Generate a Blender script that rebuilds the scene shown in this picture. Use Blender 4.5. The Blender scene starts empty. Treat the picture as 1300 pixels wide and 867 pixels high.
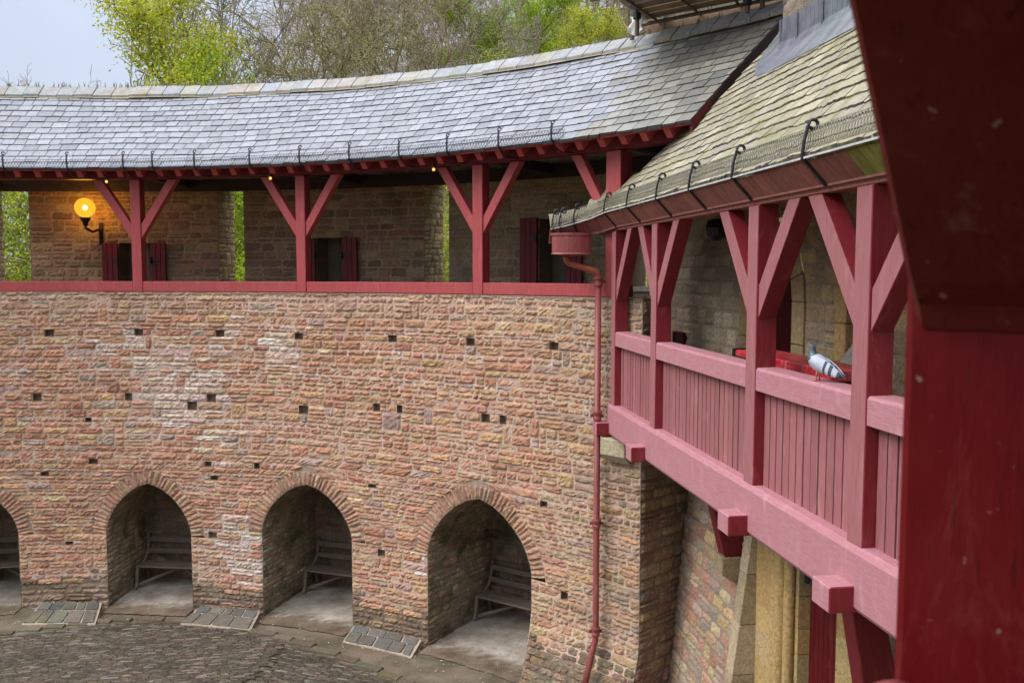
import bpy, bmesh, math, random
import numpy as np
from mathutils import Vector, Matrix

R_ = math.radians
SC = bpy.context.scene
COL = SC.collection

# ------------------------------------------------------------------ camera, sky, sun, exposure
cam_d = bpy.data.cameras.new('camera'); cam = bpy.data.objects.new('camera', cam_d); COL.objects.link(cam)
cam.location = (0, 0, 6.0)
cam.rotation_euler = (R_(90 - 4.414), 0, 0)
cam_d.lens = 31.21; cam_d.sensor_width = 36; cam_d.clip_start = 0.02; cam_d.clip_end = 2000
cam_d.dof.use_dof = True; cam_d.dof.focus_distance = 10.0; cam_d.dof.aperture_fstop = 8.0
SC.camera = cam

SUN_DIR = Vector((-0.72, -0.20, 0.72)).normalized()       # towards the bright part of the cloud
w = bpy.data.worlds.new('World'); SC.world = w; w.use_nodes = True
nt = w.node_tree; nt.nodes.clear()
out = nt.nodes.new('ShaderNodeOutputWorld'); bg = nt.nodes.new('ShaderNodeBackground')
sky = nt.nodes.new('ShaderNodeTexSky'); sky.sky_type = 'NISHITA'; sky.sun_disc = False
sky.sun_elevation = math.asin(SUN_DIR.z); sky.sun_rotation = math.atan2(SUN_DIR.x, SUN_DIR.y)
sky.dust_density = 2.0
tc = nt.nodes.new('ShaderNodeTexCoord'); sep = nt.nodes.new('ShaderNodeSeparateXYZ')
nt.links.new(tc.outputs['Generated'], sep.inputs[0])
ramp = nt.nodes.new('ShaderNodeValToRGB')                  # cloud deck: brighter overhead than low down
ramp.color_ramp.elements[0].position = 0.0; ramp.color_ramp.elements[0].color = (2.7, 3.05, 3.7, 1)
ramp.color_ramp.elements[1].position = 1.0; ramp.color_ramp.elements[1].color = (21, 21.2, 22, 1)
e = ramp.color_ramp.elements.new(0.62); e.color = (9.5, 9.8, 10.6, 1)
e = ramp.color_ramp.elements.new(0.3); e.color = (3.7, 4.1, 4.95, 1)
nt.links.new(sep.outputs['Z'], ramp.inputs[0])
cn = nt.nodes.new('ShaderNodeTexNoise'); cn.inputs['Scale'].default_value = 2.2; cn.inputs['Detail'].default_value = 5
nt.links.new(tc.outputs['Generated'], cn.inputs['Vector'])
cm = nt.nodes.new('ShaderNodeMapRange'); cm.inputs[1].default_value = 0.3; cm.inputs[2].default_value = 0.7
cm.inputs[3].default_value = 0.82; cm.inputs[4].default_value = 1.18
nt.links.new(cn.outputs['Fac'], cm.inputs[0])
mul = nt.nodes.new('ShaderNodeVectorMath'); mul.operation = 'SCALE'
nt.links.new(ramp.outputs[0], mul.inputs[0]); nt.links.new(cm.outputs[0], mul.inputs['Scale'])
mx = nt.nodes.new('ShaderNodeMix'); mx.data_type = 'RGBA'; mx.inputs[0].default_value = 0.88
nt.links.new(sky.outputs[0], mx.inputs[6]); nt.links.new(mul.outputs[0], mx.inputs[7])
nt.links.new(mx.outputs[2], bg.inputs['Color']); bg.inputs['Strength'].default_value = 0.11
nt.links.new(bg.outputs[0], out.inputs[0])

sun_d = bpy.data.lights.new('sun', 'SUN'); sun = bpy.data.objects.new('sun', sun_d); COL.objects.link(sun)
sun_d.energy = 1.5; sun_d.angle = R_(35); sun_d.color = (1.0, 0.95, 0.88)
sun.rotation_euler = (-SUN_DIR).to_track_quat('-Z', 'Y').to_euler()
sun.location = (-10, -6, 20)

vs = SC.view_settings
vs.view_transform = 'Standard'; vs.look = 'None'; vs.gamma = 1; vs.use_curve_mapping = False
vs.exposure = 0.80
SC.cycles.use_denoising = True
SC.cycles.max_bounces = 8; SC.cycles.diffuse_bounces = 4; SC.cycles.transparent_max_bounces = 12

# ------------------------------------------------------------------ mesh collecting and objects
ORG = {}          # thing name -> world origin

class MB:
    """collects vertices, faces and one colour per vertex"""
    def __init__(s):
        s.v = []; s.f = []; s.c = []; s.m = []; s.smooth = False
    def add(s, vs_, fs, col=(1, 1, 1), mi=0):
        b = len(s.v)
        s.v.extend(vs_); s.f.extend([tuple(b + i for i in f) for f in fs])
        s.c.extend([col] * len(vs_)); s.m.extend([mi] * len(fs))
    def box8(s, p, col=(1, 1, 1), mi=0):      # p: 4 bottom (ccw from above) then 4 top
        s.add(p, [(3, 2, 1, 0), (4, 5, 6, 7), (0, 1, 5, 4), (1, 2, 6, 5), (2, 3, 7, 6), (3, 0, 4, 7)], col, mi)
    def beam(s, a, b, wd, ht, up=(0, 0, 1), col=(1, 1, 1), mi=0):
        a = Vector(a); b = Vector(b); d = (b - a).normalized(); up = Vector(up)
        sd = d.cross(up).normalized(); u2 = sd.cross(d).normalized()
        P = []
        for q in (a, b):
            for (i, j) in ((-1, -1), (1, -1), (1, 1), (-1, 1)):
                P.append(tuple(q + sd * (i * wd / 2) + u2 * (j * ht / 2)))
        s.add(P, [(0, 1, 2, 3), (7, 6, 5, 4), (0, 4, 5, 1), (1, 5, 6, 2), (2, 6, 7, 3), (3, 7, 4, 0)], col, mi)
    def tube(s, pts, rad, n=8, col=(1, 1, 1), cap=True, mi=0):
        pts = [Vector(p) for p in pts]
        rads = rad if isinstance(rad, (list, tuple)) else [rad] * len(pts)
        V = []; F = []; ref = None
        for i, p in enumerate(pts):
            d = (pts[min(i + 1, len(pts) - 1)] - pts[max(i - 1, 0)]).normalized()
            if ref is None:
                ref = Vector((0, 0, 1)) if abs(d.z) < .9 else Vector((1, 0, 0))
            a = d.cross(ref).normalized(); b = a.cross(d).normalized(); ref = b
            for k in range(n):
                t = 2 * math.pi * k / n
                V.append(tuple(p + a * (math.cos(t) * rads[i]) + b * (math.sin(t) * rads[i])))
        for i in range(len(pts) - 1):
            for k in range(n):
                F.append((i * n + k, i * n + (k + 1) % n, (i + 1) * n + (k + 1) % n, (i + 1) * n + k))
        if cap:
            F.append(tuple(range(n - 1, -1, -1))); F.append(tuple((len(pts) - 1) * n + k for k in range(n)))
        s.add(V, F, col, mi)
    def lathe(s, c, prof, n=20, col=(1, 1, 1), sx=1, sy=1, mi=0):     # prof: (radius, z)
        c = Vector(c); V = []; F = []
        for r, z in prof:
            for k in range(n):
                t = 2 * math.pi * k / n
                V.append((c.x + r * sx * math.cos(t), c.y + r * sy * math.sin(t), c.z + z))
        for i in range(len(prof) - 1):
            for k in range(n):
                F.append((i * n + k, i * n + (k + 1) % n, (i + 1) * n + (k + 1) % n, (i + 1) * n + k))
        F.append(tuple(range(n - 1, -1, -1))); F.append(tuple((len(prof) - 1) * n + k for k in range(n)))
        s.add(V, F, col, mi)
    def prism(s, poly, ext, col=(1, 1, 1), mi=0):
        n = len(poly); ext = Vector(ext)
        V = [tuple(p) for p in poly] + [tuple(Vector(p) + ext) for p in poly]
        F = [tuple(range(n - 1, -1, -1)), tuple(range(n, 2 * n))] + [(i, (i + 1) % n, n + (i + 1) % n, n + i) for i in range(n)]
        s.add(V, F, col, mi)
    def build(s, name, mat, parent=None, bevel=0, smooth=None, fix=False):
        org = np.array(ORG.get(parent.name, (0, 0, 0)) if parent else (0, 0, 0), float)
        me = bpy.data.meshes.new(name)
        V = np.array(s.v, float).reshape(-1, 3) - org
        me.from_pydata(V.tolist(), [], s.f)
        if fix:
            bm = bmesh.new(); bm.from_mesh(me); bmesh.ops.recalc_face_normals(bm, faces=bm.faces); bm.to_mesh(me); bm.free()
        ca = me.color_attributes.new('Col', 'FLOAT_COLOR', 'POINT')
        c = np.ones((len(s.v), 4), np.float32); c[:, :3] = np.array(s.c, np.float32).reshape(-1, 3)
        ca.data.foreach_set('color', c.ravel())
        for m in (mat if isinstance(mat, (list, tuple)) else [mat]): me.materials.append(m)
        if any(s.m): me.polygons.foreach_set('material_index', s.m)
        if s.smooth or smooth: me.polygons.foreach_set('use_smooth', [True] * len(s.f))
        o = bpy.data.objects.new(name, me); COL.objects.link(o)
        if parent:
            o.parent = parent
            ORG[o.name] = tuple(org)
        if bevel:
            b = o.modifiers.new('bevel', 'BEVEL'); b.width = bevel; b.segments = 1; b.limit_method = 'ANGLE'; b.angle_limit = R_(50)
        return o

def tag(o, label, cat, group=None):
    o['label'] = label; o['category'] = cat
    if group: o['group'] = group
    return o

def thing(name, label, cat, loc, group=None):
    o = bpy.data.objects.new(name, None); COL.objects.link(o)
    o.location = loc; ORG[o.name] = tuple(loc); o.empty_display_size = .2
    return tag(o, label, cat, group)

def structure(o):
    o['kind'] = 'structure'; return o

# ------------------------------------------------------------------ materials
def new_mat(name):
    m = bpy.data.materials.new(name); m.use_nodes = True
    nt = m.node_tree; b = nt.nodes['Principled BSDF']
    return m, nt, b

def pos_node(nt, scale=(1, 1, 1)):
    g = nt.nodes.new('ShaderNodeNewGeometry'); mp = nt.nodes.new('ShaderNodeMapping')
    mp.inputs['Scale'].default_value = scale
    nt.links.new(g.outputs['Position'], mp.inputs['Vector']); return mp.outputs[0]

def noise(nt, vec, scale, detail=4, rough=.55, dist=0):
    n = nt.nodes.new('ShaderNodeTexNoise'); n.inputs['Scale'].default_value = scale
    n.inputs['Detail'].default_value = detail; n.inputs['Roughness'].default_value = rough
    n.inputs['Distortion'].default_value = dist
    nt.links.new(vec, n.inputs['Vector']); return n.outputs['Fac']

def mrange(nt, fac, a, b, c, d):
    n = nt.nodes.new('ShaderNodeMapRange')
    for i, x in enumerate((a, b, c, d)): n.inputs[i + 1].default_value = x
    nt.links.new(fac, n.inputs[0]); return n.outputs[0]

def mixc(nt, fac, a, b, mode='MIX'):
    n = nt.nodes.new('ShaderNodeMix'); n.data_type = 'RGBA'; n.blend_type = mode
    for sock, x in ((0, fac), (6, a), (7, b)):
        if isinstance(x, (int, float)): n.inputs[sock].default_value = x
        elif isinstance(x, tuple): n.inputs[sock].default_value = (*x[:3], 1)
        else: nt.links.new(x, n.inputs[sock])
    return n.outputs[2]

def attr(nt):
    n = nt.nodes.new('ShaderNodeAttribute'); n.attribute_name = 'Col'; return n.outputs['Color']

def grey(nt, f):
    n = nt.nodes.new('ShaderNodeCombineColor')
    for i in range(3): nt.links.new(f, n.inputs[i])
    return n.outputs[0]

def bump(nt, b, h, strength=.5, dist=.01):
    n = nt.nodes.new('ShaderNodeBump'); n.inputs['Strength'].default_value = strength; n.inputs['Distance'].default_value = dist
    nt.links.new(h, n.inputs['Height']); nt.links.new(n.outputs[0], b.inputs['Normal'])

def masonry_mat(name, stain=(.10, .095, .05), stain_amt=.5, moss=None, gain=1.0, mottle=False):
    m, nt, b = new_mat(name)
    p = pos_node(nt)
    c = attr(nt)
    g = mrange(nt, noise(nt, p, 26, 6, .7), .25, .75, .55 * gain, 1.4 * gain)
    c = mixc(nt, 1.0, c, grey(nt, g), 'MULTIPLY')
    if mottle:        # bedding streaks, lime bloom and iron staining inside and across the stones
        f0 = mrange(nt, noise(nt, pos_node(nt, (7, 7, 16)), 1.0, 6, .7, .6), .50, .66, 0, .65)
        c = mixc(nt, f0, c, (.36, .165, .095))
        f0 = mrange(nt, noise(nt, pos_node(nt, (9, 9, 15)), 1.6, 6, .75, .4), .54, .68, 0, .55)
        c = mixc(nt, f0, c, (.74, .585, .462))
        f0 = mrange(nt, noise(nt, p, .8, 6, .65, .6), .52, .70, 0, .42)
        c = mixc(nt, f0, c, (.62, .495, .39))
    f2 = mrange(nt, noise(nt, p, 1.3, 5, .6, .4), .52, .72, 0, stain_amt)
    c = mixc(nt, f2, c, stain)
    f3 = mrange(nt, noise(nt, p, 48, 5, .7), .56, .70, 0, .7)
    c = mixc(nt, f3, c, (.09, .06, .05))
    if moss:
        f4 = mrange(nt, noise(nt, p, 2.6, 5, .65, .3), .5, .66, 0, .8)
        c = mixc(nt, f4, c, moss)
    nt.links.new(c, b.inputs['Base Color'])
    b.inputs['Roughness'].default_value = .9; b.inputs['Specular IOR Level'].default_value = .25
    bump(nt, b, noise(nt, p, 38, 8, .75), 1.0, .035)
    return m

def paint_mat(name, base, worn, worn_amt=.5, streak=(30, 30, 3), rough=.55, use_attr=True, spec=.4, grime=(.10, .035, .03)):
    m, nt, b = new_mat(name)
    p = pos_node(nt); ps = pos_node(nt, streak)
    n1 = noise(nt, ps, 1.0, 5, .65)
    c = mixc(nt, mrange(nt, n1, .38, .72, 0, worn_amt), base, worn)
    n2 = noise(nt, p, 3.0, 5, .6)
    c = mixc(nt, mrange(nt, n2, .5, .75, 0, .35), c, grime)
    n3 = noise(nt, p, 70, 3, .6)
    c = mixc(nt, mrange(nt, n3, .66, .74, 0, .35), c, worn)
    n4 = noise(nt, pos_node(nt, tuple(x * 2.2 if x > 12 else x * .6 for x in streak)), 1.0, 6, .7)       # drying cracks along the grain
    c = mixc(nt, mrange(nt, n4, .61, .67, 0, .6), c, tuple(x * .25 for x in base))
    n5 = noise(nt, pos_node(nt, (9, 9, 2.2)), 1.0, 6, .75, .8)                                          # faded runs
    c = mixc(nt, mrange(nt, n5, .55, .72, 0, .4), c, tuple(min(1, x * 1.25 + .05) for x in worn))
    if use_attr: c = mixc(nt, 1.0, c, attr(nt), 'MULTIPLY')
    nt.links.new(c, b.inputs['Base Color'])
    b.inputs['Roughness'].default_value = rough; b.inputs['Specular IOR Level'].default_value = spec
    bump(nt, b, n4, .35, .005)
    return m

def plain_mat(name, col, rough=.6, metal=0, var=.3, scale=12, bmp=.3, spec=.4, attr_mul=True):
    m, nt, b = new_mat(name)
    p = pos_node(nt); n = noise(nt, p, scale, 5, .6)
    c = mixc(nt, 1.0, tuple(col), grey(nt, mrange(nt, n, .3, .7, 1 - var, 1 + var)), 'MULTIPLY')
    if attr_mul: c = mixc(nt, 1.0, c, attr(nt), 'MULTIPLY')
    nt.links.new(c, b.inputs['Base Color'])
    b.inputs['Roughness'].default_value = rough; b.inputs['Metallic'].default_value = metal
    b.inputs['Specular IOR Level'].default_value = spec
    if bmp: bump(nt, b, noise(nt, p, scale * 4, 4), bmp, .006)
    return m

def wood_mat(name, col, dark, streak=(4, 60, 60), rough=.75):
    m, nt, b = new_mat(name)
    ps = pos_node(nt, streak); n1 = noise(nt, ps, 1.0, 6, .7)
    c = mixc(nt, mrange(nt, n1, .35, .68, 0, 1), col, dark)
    c = mixc(nt, 1.0, c, attr(nt), 'MULTIPLY')
    nt.links.new(c, b.inputs['Base Color']); b.inputs['Roughness'].default_value = rough
    bump(nt, b, n1, .35, .004)
    return m

M = {}
M['stone'] = masonry_mat('rubble sandstone', stain_amt=.16, mottle=True)
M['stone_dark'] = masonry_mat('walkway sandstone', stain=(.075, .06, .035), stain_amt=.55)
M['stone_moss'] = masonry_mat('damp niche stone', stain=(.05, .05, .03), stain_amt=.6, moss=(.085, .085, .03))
M['stone_keep'] = masonry_mat('keep sandstone', stain=(.16, .11, .06), stain_amt=.3)
M['red'] = paint_mat('red paint', (.35, .048, .054), (.41, .10, .10), .55, rough=.5, grime=(.26, .05, .05))
M['red_dark'] = paint_mat('dark red paint', (.14, .010, .018), (.18, .03, .03), .4, rough=.5, spec=.25)
M['pink'] = paint_mat('weathered red paint', (.265, .090, .100), (.35, .16, .168), .7, streak=(70, 70, 5), rough=.62, grime=(.33, .12, .11))
M['pink_beam'] = paint_mat('weathered red paint on beam', (.36, .148, .178), (.44, .235, .26), .7, streak=(60, 5, 80), rough=.62, grime=(.36, .13, .13))
M['cove'] = paint_mat('flaking gutter paint', (.22, .065, .055), (.30, .15, .12), .8, streak=(9, 26, 9), rough=.7)
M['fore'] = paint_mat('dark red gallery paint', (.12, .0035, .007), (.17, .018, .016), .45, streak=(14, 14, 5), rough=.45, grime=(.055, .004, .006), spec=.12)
def scuffed(m):
    nt = m.node_tree; b = nt.nodes['Principled BSDF']; src = b.inputs['Base Color'].links[0].from_socket; p = pos_node(nt)
    c = mixc(nt, mrange(nt, noise(nt, p, 16, 6, .7, .5), .62, .70, 0, .45), src, (.20, .10, .085))
    c = mixc(nt, mrange(nt, noise(nt, pos_node(nt, (120, 120, 9)), 1.0, 5, .7), .60, .70, 0, .5), c, (.02, .004, .004))
    c = mixc(nt, mrange(nt, noise(nt, p, 60, 2, .5), .72, .76, 0, .5), c, (.35, .25, .22))
    nt.links.new(c, b.inputs['Base Color'])
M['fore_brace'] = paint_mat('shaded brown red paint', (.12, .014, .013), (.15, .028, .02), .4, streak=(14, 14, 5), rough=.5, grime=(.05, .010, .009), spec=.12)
M['crimson'] = paint_mat('crimson side face paint', (.19, .012, .022), (.25, .04, .04), .5, streak=(60, 60, 5), rough=.5, grime=(.14, .02, .025))  # deeper crimson for the side, back and under faces of posts and braces
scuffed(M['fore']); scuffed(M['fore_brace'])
M['pipe'] = paint_mat('red iron paint', (.22, .042, .046), (.28, .11, .095), .6, streak=(20, 20, 6), rough=.42, grime=(.22, .06, .02))
M['iron'] = plain_mat('black wrought iron', (.035, .035, .04), .45, .6, .4, 30)
M['galv'] = plain_mat('weathered galvanised wire', (.27, .26, .20), .5, .5, .3, 30, 0)
M['wire_dark'] = plain_mat('dark wire guard', (.10, .10, .115), .5, .4, .3, 30, 0)
M['lead'] = plain_mat('lead sheet', (.145, .155, .18), .5, .25, .35, 6, .2)
M['ashlar'] = masonry_mat('yellow ashlar', stain=(.20, .12, .05), stain_amt=.45)
M['bench'] = wood_mat('weathered dark bench wood', (.24, .185, .145), (.105, .078, .06))
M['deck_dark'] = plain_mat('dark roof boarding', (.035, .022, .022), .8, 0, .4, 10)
M['door'] = paint_mat('door paint', (.085, .003, .007), (.17, .02, .02), .3, streak=(30, 30, 2), rough=.5, spec=.2)
M['scaf_board'] = wood_mat('old scaffold boards', (.26, .17, .10), (.13, .08, .05), (6, 30, 30))
M['steel'] = plain_mat('rusty scaffold tube', (.13, .10, .085), .5, .5, .4, 14)

def slate_mat(name, rough=.42, lichen=None, spec=.5):
    m, nt, b = new_mat(name)
    p = pos_node(nt); c = attr(nt)
    g = mrange(nt, noise(nt, p, 14, 6, .7), .25, .75, .68, 1.3)
    c = mixc(nt, 1.0, c, grey(nt, g), 'MULTIPLY')
    if lichen:
        f = mrange(nt, noise(nt, p, 2.2, 6, .7, .5), .46, .66, 0, .75)
        c = mixc(nt, f, c, lichen)
        f = mrange(nt, noise(nt, p, 45, 3), .62, .70, 0, .6)
        c = mixc(nt, f, c, (.50, .50, .38))
    nt.links.new(c, b.inputs['Base Color'])
    b.inputs['Roughness'].default_value = rough; b.inputs['Specular IOR Level'].default_value = spec
    bump(nt, b, noise(nt, p, 40, 6, .7), .5, .008)
    return m
M['slate'] = slate_mat('wet slate', .40)
M['slate_moss'] = slate_mat('lichened stone slate', .85, (.17, .165, .075), .2)
M['ridge'] = slate_mat('ridge stone', .65, (.20, .17, .10), .3)

def leaf_mat(name, col):
    m, nt, b = new_mat(name)
    nt.nodes.remove(b)
    o = nt.nodes['Material Output']
    c = mixc(nt, 1.0, tuple(col), attr(nt), 'MULTIPLY')
    d = nt.nodes.new('ShaderNodeBsdfDiffuse'); t = nt.nodes.new('ShaderNodeBsdfTranslucent'); s = nt.nodes.new('ShaderNodeMixShader')
    s.inputs[0].default_value = .45
    nt.links.new(c, d.inputs[0]); nt.links.new(c, t.inputs[0])
    nt.links.new(d.outputs[0], s.inputs[1]); nt.links.new(t.outputs[0], s.inputs[2]); nt.links.new(s.outputs[0], o.inputs[0])
    return m
M['leaf'] = leaf_mat('spring leaves', (.42, .46, .05))
M['bark'] = plain_mat('bark', (.105, .085, .058), .9, 0, .5, 5, .5)

def ground_mat(name, a, b_, scale=3, fine=80, rough=.9, moss=None):
    m, nt, b = new_mat(name)
    p = pos_node(nt)
    c = mixc(nt, mrange(nt, noise(nt, p, scale, 6, .65), .35, .65, 0, 1), a, b_)
    if moss: c = mixc(nt, mrange(nt, noise(nt, p, scale * .6, 5, .6, .5), .5, .62, 0, .7), c, moss)
    c = mixc(nt, 1.0, c, grey(nt, mrange(nt, noise(nt, p, fine, 4, .7), .3, .7, .65, 1.35)), 'MULTIPLY')
    c = mixc(nt, 1.0, c, attr(nt), 'MULTIPLY')
    nt.links.new(c, b.inputs['Base Color']); b.inputs['Roughness'].default_value = rough
    b.inputs['Specular IOR Level'].default_value = .3
    bump(nt, b, noise(nt, p, fine * .7, 5, .7), .5, .01)
    return m
M['terrain'] = ground_mat('leaf litter', (.085, .07, .04), (.10, .095, .035), .25, 6)
M['dirt'] = ground_mat('trodden mortar paving', (.19, .155, .115), (.125, .095, .07), 1.6, 60, .85, (.07, .065, .03))
M['niche_floor'] = ground_mat('pale trodden earth', (.37, .335, .285), (.20, .165, .13), 2.6, 50)
M['cobble'] = masonry_mat('dark cobbles', stain=(.045, .04, .028), stain_amt=.7)
M['kerb'] = masonry_mat('mossy kerb stone', stain=(.07, .075, .025), stain_amt=.8)

# ------------------------------------------------------------------ geometry of the place
CX, CY, RW = -7.8, 2.8, 13.0                 # the round curtain wall
def CP(phi, r, z):
    a = R_(phi); return (CX + r * math.sin(a), CY + r * math.cos(a), z)
def phi_of(x, y): return math.degrees(math.atan2(x - CX, y - CY)), math.hypot(x - CX, y - CY)
GD = Vector((-.1425, .9898, 0)); GN = Vector((.9898, .1425, 0)); GO = Vector((2.338, 5.0, 0))
def G(s, w_, z):                             # the straight timber gallery: along, inward, up
    p = GO + GD * s + GN * w_; return (p.x, p.y, z)
def sY(y): return (y - 5) / .9898
SILL = 5.67

def lerp(a, b, t): return a + (b - a) * t

def jit(rng, c, a=.12):
    k = 1 + rng.uniform(-a, a); return tuple(max(0, x * k * (1 + rng.uniform(-a, a) * .4)) for x in c)

def stone(mb, mp, b0, b1, t0, t1, v0, v1, rng, col, gap=.012, prot=(.002, .018), rough=.009, cell=.055, depth=.007):
    """one rough-faced stone: a quad in (u, v) with a pillowed, jittered face"""
    wdt = ((b1 - b0) + (t1 - t0)) / 2; h = v1 - v0
    nx = max(3, min(9, int(wdt / cell) + 2)); ny = max(3, min(6, int(h / cell) + 2))
    pr = rng.uniform(*prot); tilt = rng.uniform(-.008, .008); tilt2 = rng.uniform(-.008, .008)
    V = []
    for j in range(ny + 1):
        fv = j / ny; v = lerp(v0 + gap * .5, v1 - gap * .5, fv)
        for i in range(nx + 1):
            fu = i / nx
            ua = lerp(b0, t0, fv); ub = lerp(b1, t1, fv); g2 = min(gap * .5, (ub - ua) * .2)
            u = lerp(ua + g2, ub - g2, fu)
            edge = i in (0, nx) or j in (0, ny)
            corner = i in (0, nx) and j in (0, ny)
            if edge:
                d = -depth
                u += rng.uniform(-.006, .006); vv = v + rng.uniform(-.006, .006)
                if corner:
                    u += (.012 if i == 0 else -.012) * rng.random(); vv += (.010 if j == 0 else -.010) * rng.random()
            else:
                d = pr + tilt * (fu - .5) * 2 + tilt2 * (fv - .5) * 2 + rng.uniform(-rough, rough); vv = v
            V.append(mp(u, vv, d))
    F = []
    for j in range(ny):
        for i in range(nx):
            a = j * (nx + 1) + i; F.append((a, a + 1, a + nx + 2, a + nx + 1))
    mb.add(V, F, col)

def masonry(mb, mp, u0, u1, v0, v1, rng, pal, rh=(.08, .15), lw=(.14, .42), excl=None, fixed=(), holes=(),
            mortar=(.40, .31, .26), mdepth=.005, gap=.014, prot=(.002, .017), rough=.009, split=.18, wob=0.0, mstep=.25, cell=.055, edge_mortar=None, jump=.10):
    """coursed rubble: rows of stones between u0..u1, v0..v1.  excl(v) -> list of (a, b) intervals left open."""
    rows = [v0]
    marks = sorted([m_ for m_ in fixed if v0 < m_ < v1] + [v1])
    for mk in marks:
        a = rows[-1]; span = mk - a
        n = max(1, round(span / ((rh[0] + rh[1]) / 2)))
        ws = [rng.uniform(*rh) for _ in range(n)]; k = span / sum(ws)
        for x in ws: a += x * k; rows.append(a)
        rows[-1] = mk
    def wv(u, v): return v + wob * (math.sin(u * .9 + v * 1.3) + .5 * math.sin(u * 2.3 + 1.7 + v)) if v0 + .05 < v < v1 - .05 else v
    mpw = (lambda u, v, d: mp(u, wv(u, v), d)) if wob else mp
    jumps = []
    for r in range(len(rows) - 1):
        a, b = rows[r], rows[r + 1]; vm = (a + b) / 2; nxt = []
        vn = (b + rows[r + 2]) / 2 if r + 2 < len(rows) else None
        exn = (excl(vn) if excl else []) if vn is not None else []
        hn = [(hu - hw / 2, hu + hw / 2) for hu, hv, hw in holes if vn is not None and b <= hv < rows[r + 2]]
        ex = excl(vm) if excl else []
        exa = excl(a + 1e-4) if excl else []; exb = excl(b - 1e-4) if excl else []
        iv = []          # (bottom0, bottom1, top0, top1)
        cur = (u0, u0)
        items = []
        for k, (p, q) in enumerate(ex):
            pa, qa = exa[k] if len(exa) == len(ex) else (p, q)
            pb, qb = exb[k] if len(exb) == len(ex) else (p, q)
            items.append((p, (pa, pb), (qa, qb), False))
        for (hu, hv, hw) in holes:
            if a <= hv < b: items.append((hu - hw / 2, (hu - hw / 2,) * 2, (hu + hw / 2,) * 2, True)); 
        for (p, q) in jumps: items.append((p, (p, p), (q, q), False))
        items.sort(key=lambda t: t[0])
        for (_, p, q, hole) in items:
            iv.append((cur[0], p[0], cur[1], p[1])); cur = q
            if hole:
                ha, hb = p[0], q[0]; D = -.11
                hj = [rng.uniform(-.02, .02) for _ in range(4)]; V = [mpw(ha + hj[0], a, 0), mpw(hb + hj[1], a, 0), mpw(hb + hj[2], b, 0), mpw(ha + hj[3], b, 0), mpw(ha, a, D), mpw(hb, a, D), mpw(hb, b, D), mpw(ha, b, D)]
                mb.add(V, [(4, 5, 6, 7), (0, 1, 5, 4), (1, 2, 6, 5), (2, 3, 7, 6), (3, 0, 4, 7)], (.34, .25, .18))
        iv.append((cur[0], u1, cur[1], u1))
        for (b0, b1, t0, t1) in iv:
            W = max(b1 - b0, t1 - t0)
            if W < .03: continue
            # mortar strip behind the stones
            n = max(1, int(W / mstep)); V = []
            for i in range(n + 1):
                f_ = i / n
                V.append(mpw(lerp(b0, b1, f_), a, -mdepth)); V.append(mpw(lerp(t0, t1, f_), b, -mdepth))
            mc = mortar if edge_mortar is None else edge_mortar(lerp(b0, b1, .5), vm)
            mb.add(V, [(2 * i, 2 * i + 2, 2 * i + 3, 2 * i + 1) for i in range(n)], jit(rng, mc, .12))
            # the stones
            cuts = [0.0]; x = 0.0
            while x < W:
                x += rng.uniform(*lw) * (.7 if b - a < .1 else 1.0); cuts.append(x)
            if len(cuts) > 2 and W - cuts[-2] < lw[0] * .6: cuts.pop(-2)
            cuts[-1] = W
            for i in range(len(cuts) - 1):
                f0, f1 = cuts[i] / W, cuts[i + 1] / W
                q = (lerp(b0, b1, f0), lerp(b0, b1, f1), lerp(t0, t1, f0), lerp(t0, t1, f1))
                if max(q[1] - q[0], q[3] - q[2]) < .03: continue
                uc = (q[0] + q[1]) / 2
                if vn is not None and 0 < i < len(cuts) - 2 and .10 < q[1] - q[0] < .45 and rng.random() < jump and rows[r + 2] - a < .32 and abs(q[0] - q[2]) + abs(q[1] - q[3]) < .01 \
                        and all(q[1] < ea - .05 or q[0] > eb + .05 for ea, eb in exn + hn + nxt):
                    nxt.append((q[0], q[1]))
                    mb.add([mpw(q[0], a, -mdepth), mpw(q[1], a, -mdepth), mpw(q[1], rows[r + 2], -mdepth), mpw(q[0], rows[r + 2], -mdepth)], [(0, 1, 2, 3)], mc)
                    stone(mb, mpw, *q, a, rows[r + 2], rng, pal(uc, vm, rng), gap, prot, rough, cell); continue
                if b - a > .115 and rng.random() < split:
                    k = rng.uniform(.4, .6); vmid = lerp(a, b, k)
                    m0, m1 = lerp(q[0], q[2], k), lerp(q[1], q[3], k)
                    stone(mb, mpw, q[0], q[1], m0, m1, a, vmid, rng, pal(uc, a, rng), gap, prot, rough, cell)
                    stone(mb, mpw, m0, m1, q[2], q[3], vmid, b, rng, pal(uc, b, rng), gap, prot, rough, cell)
                else:
                    stone(mb, mpw, *q, a, b, rng, pal(uc, vm, rng), gap, prot, rough, cell)
        jumps = nxt

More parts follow.
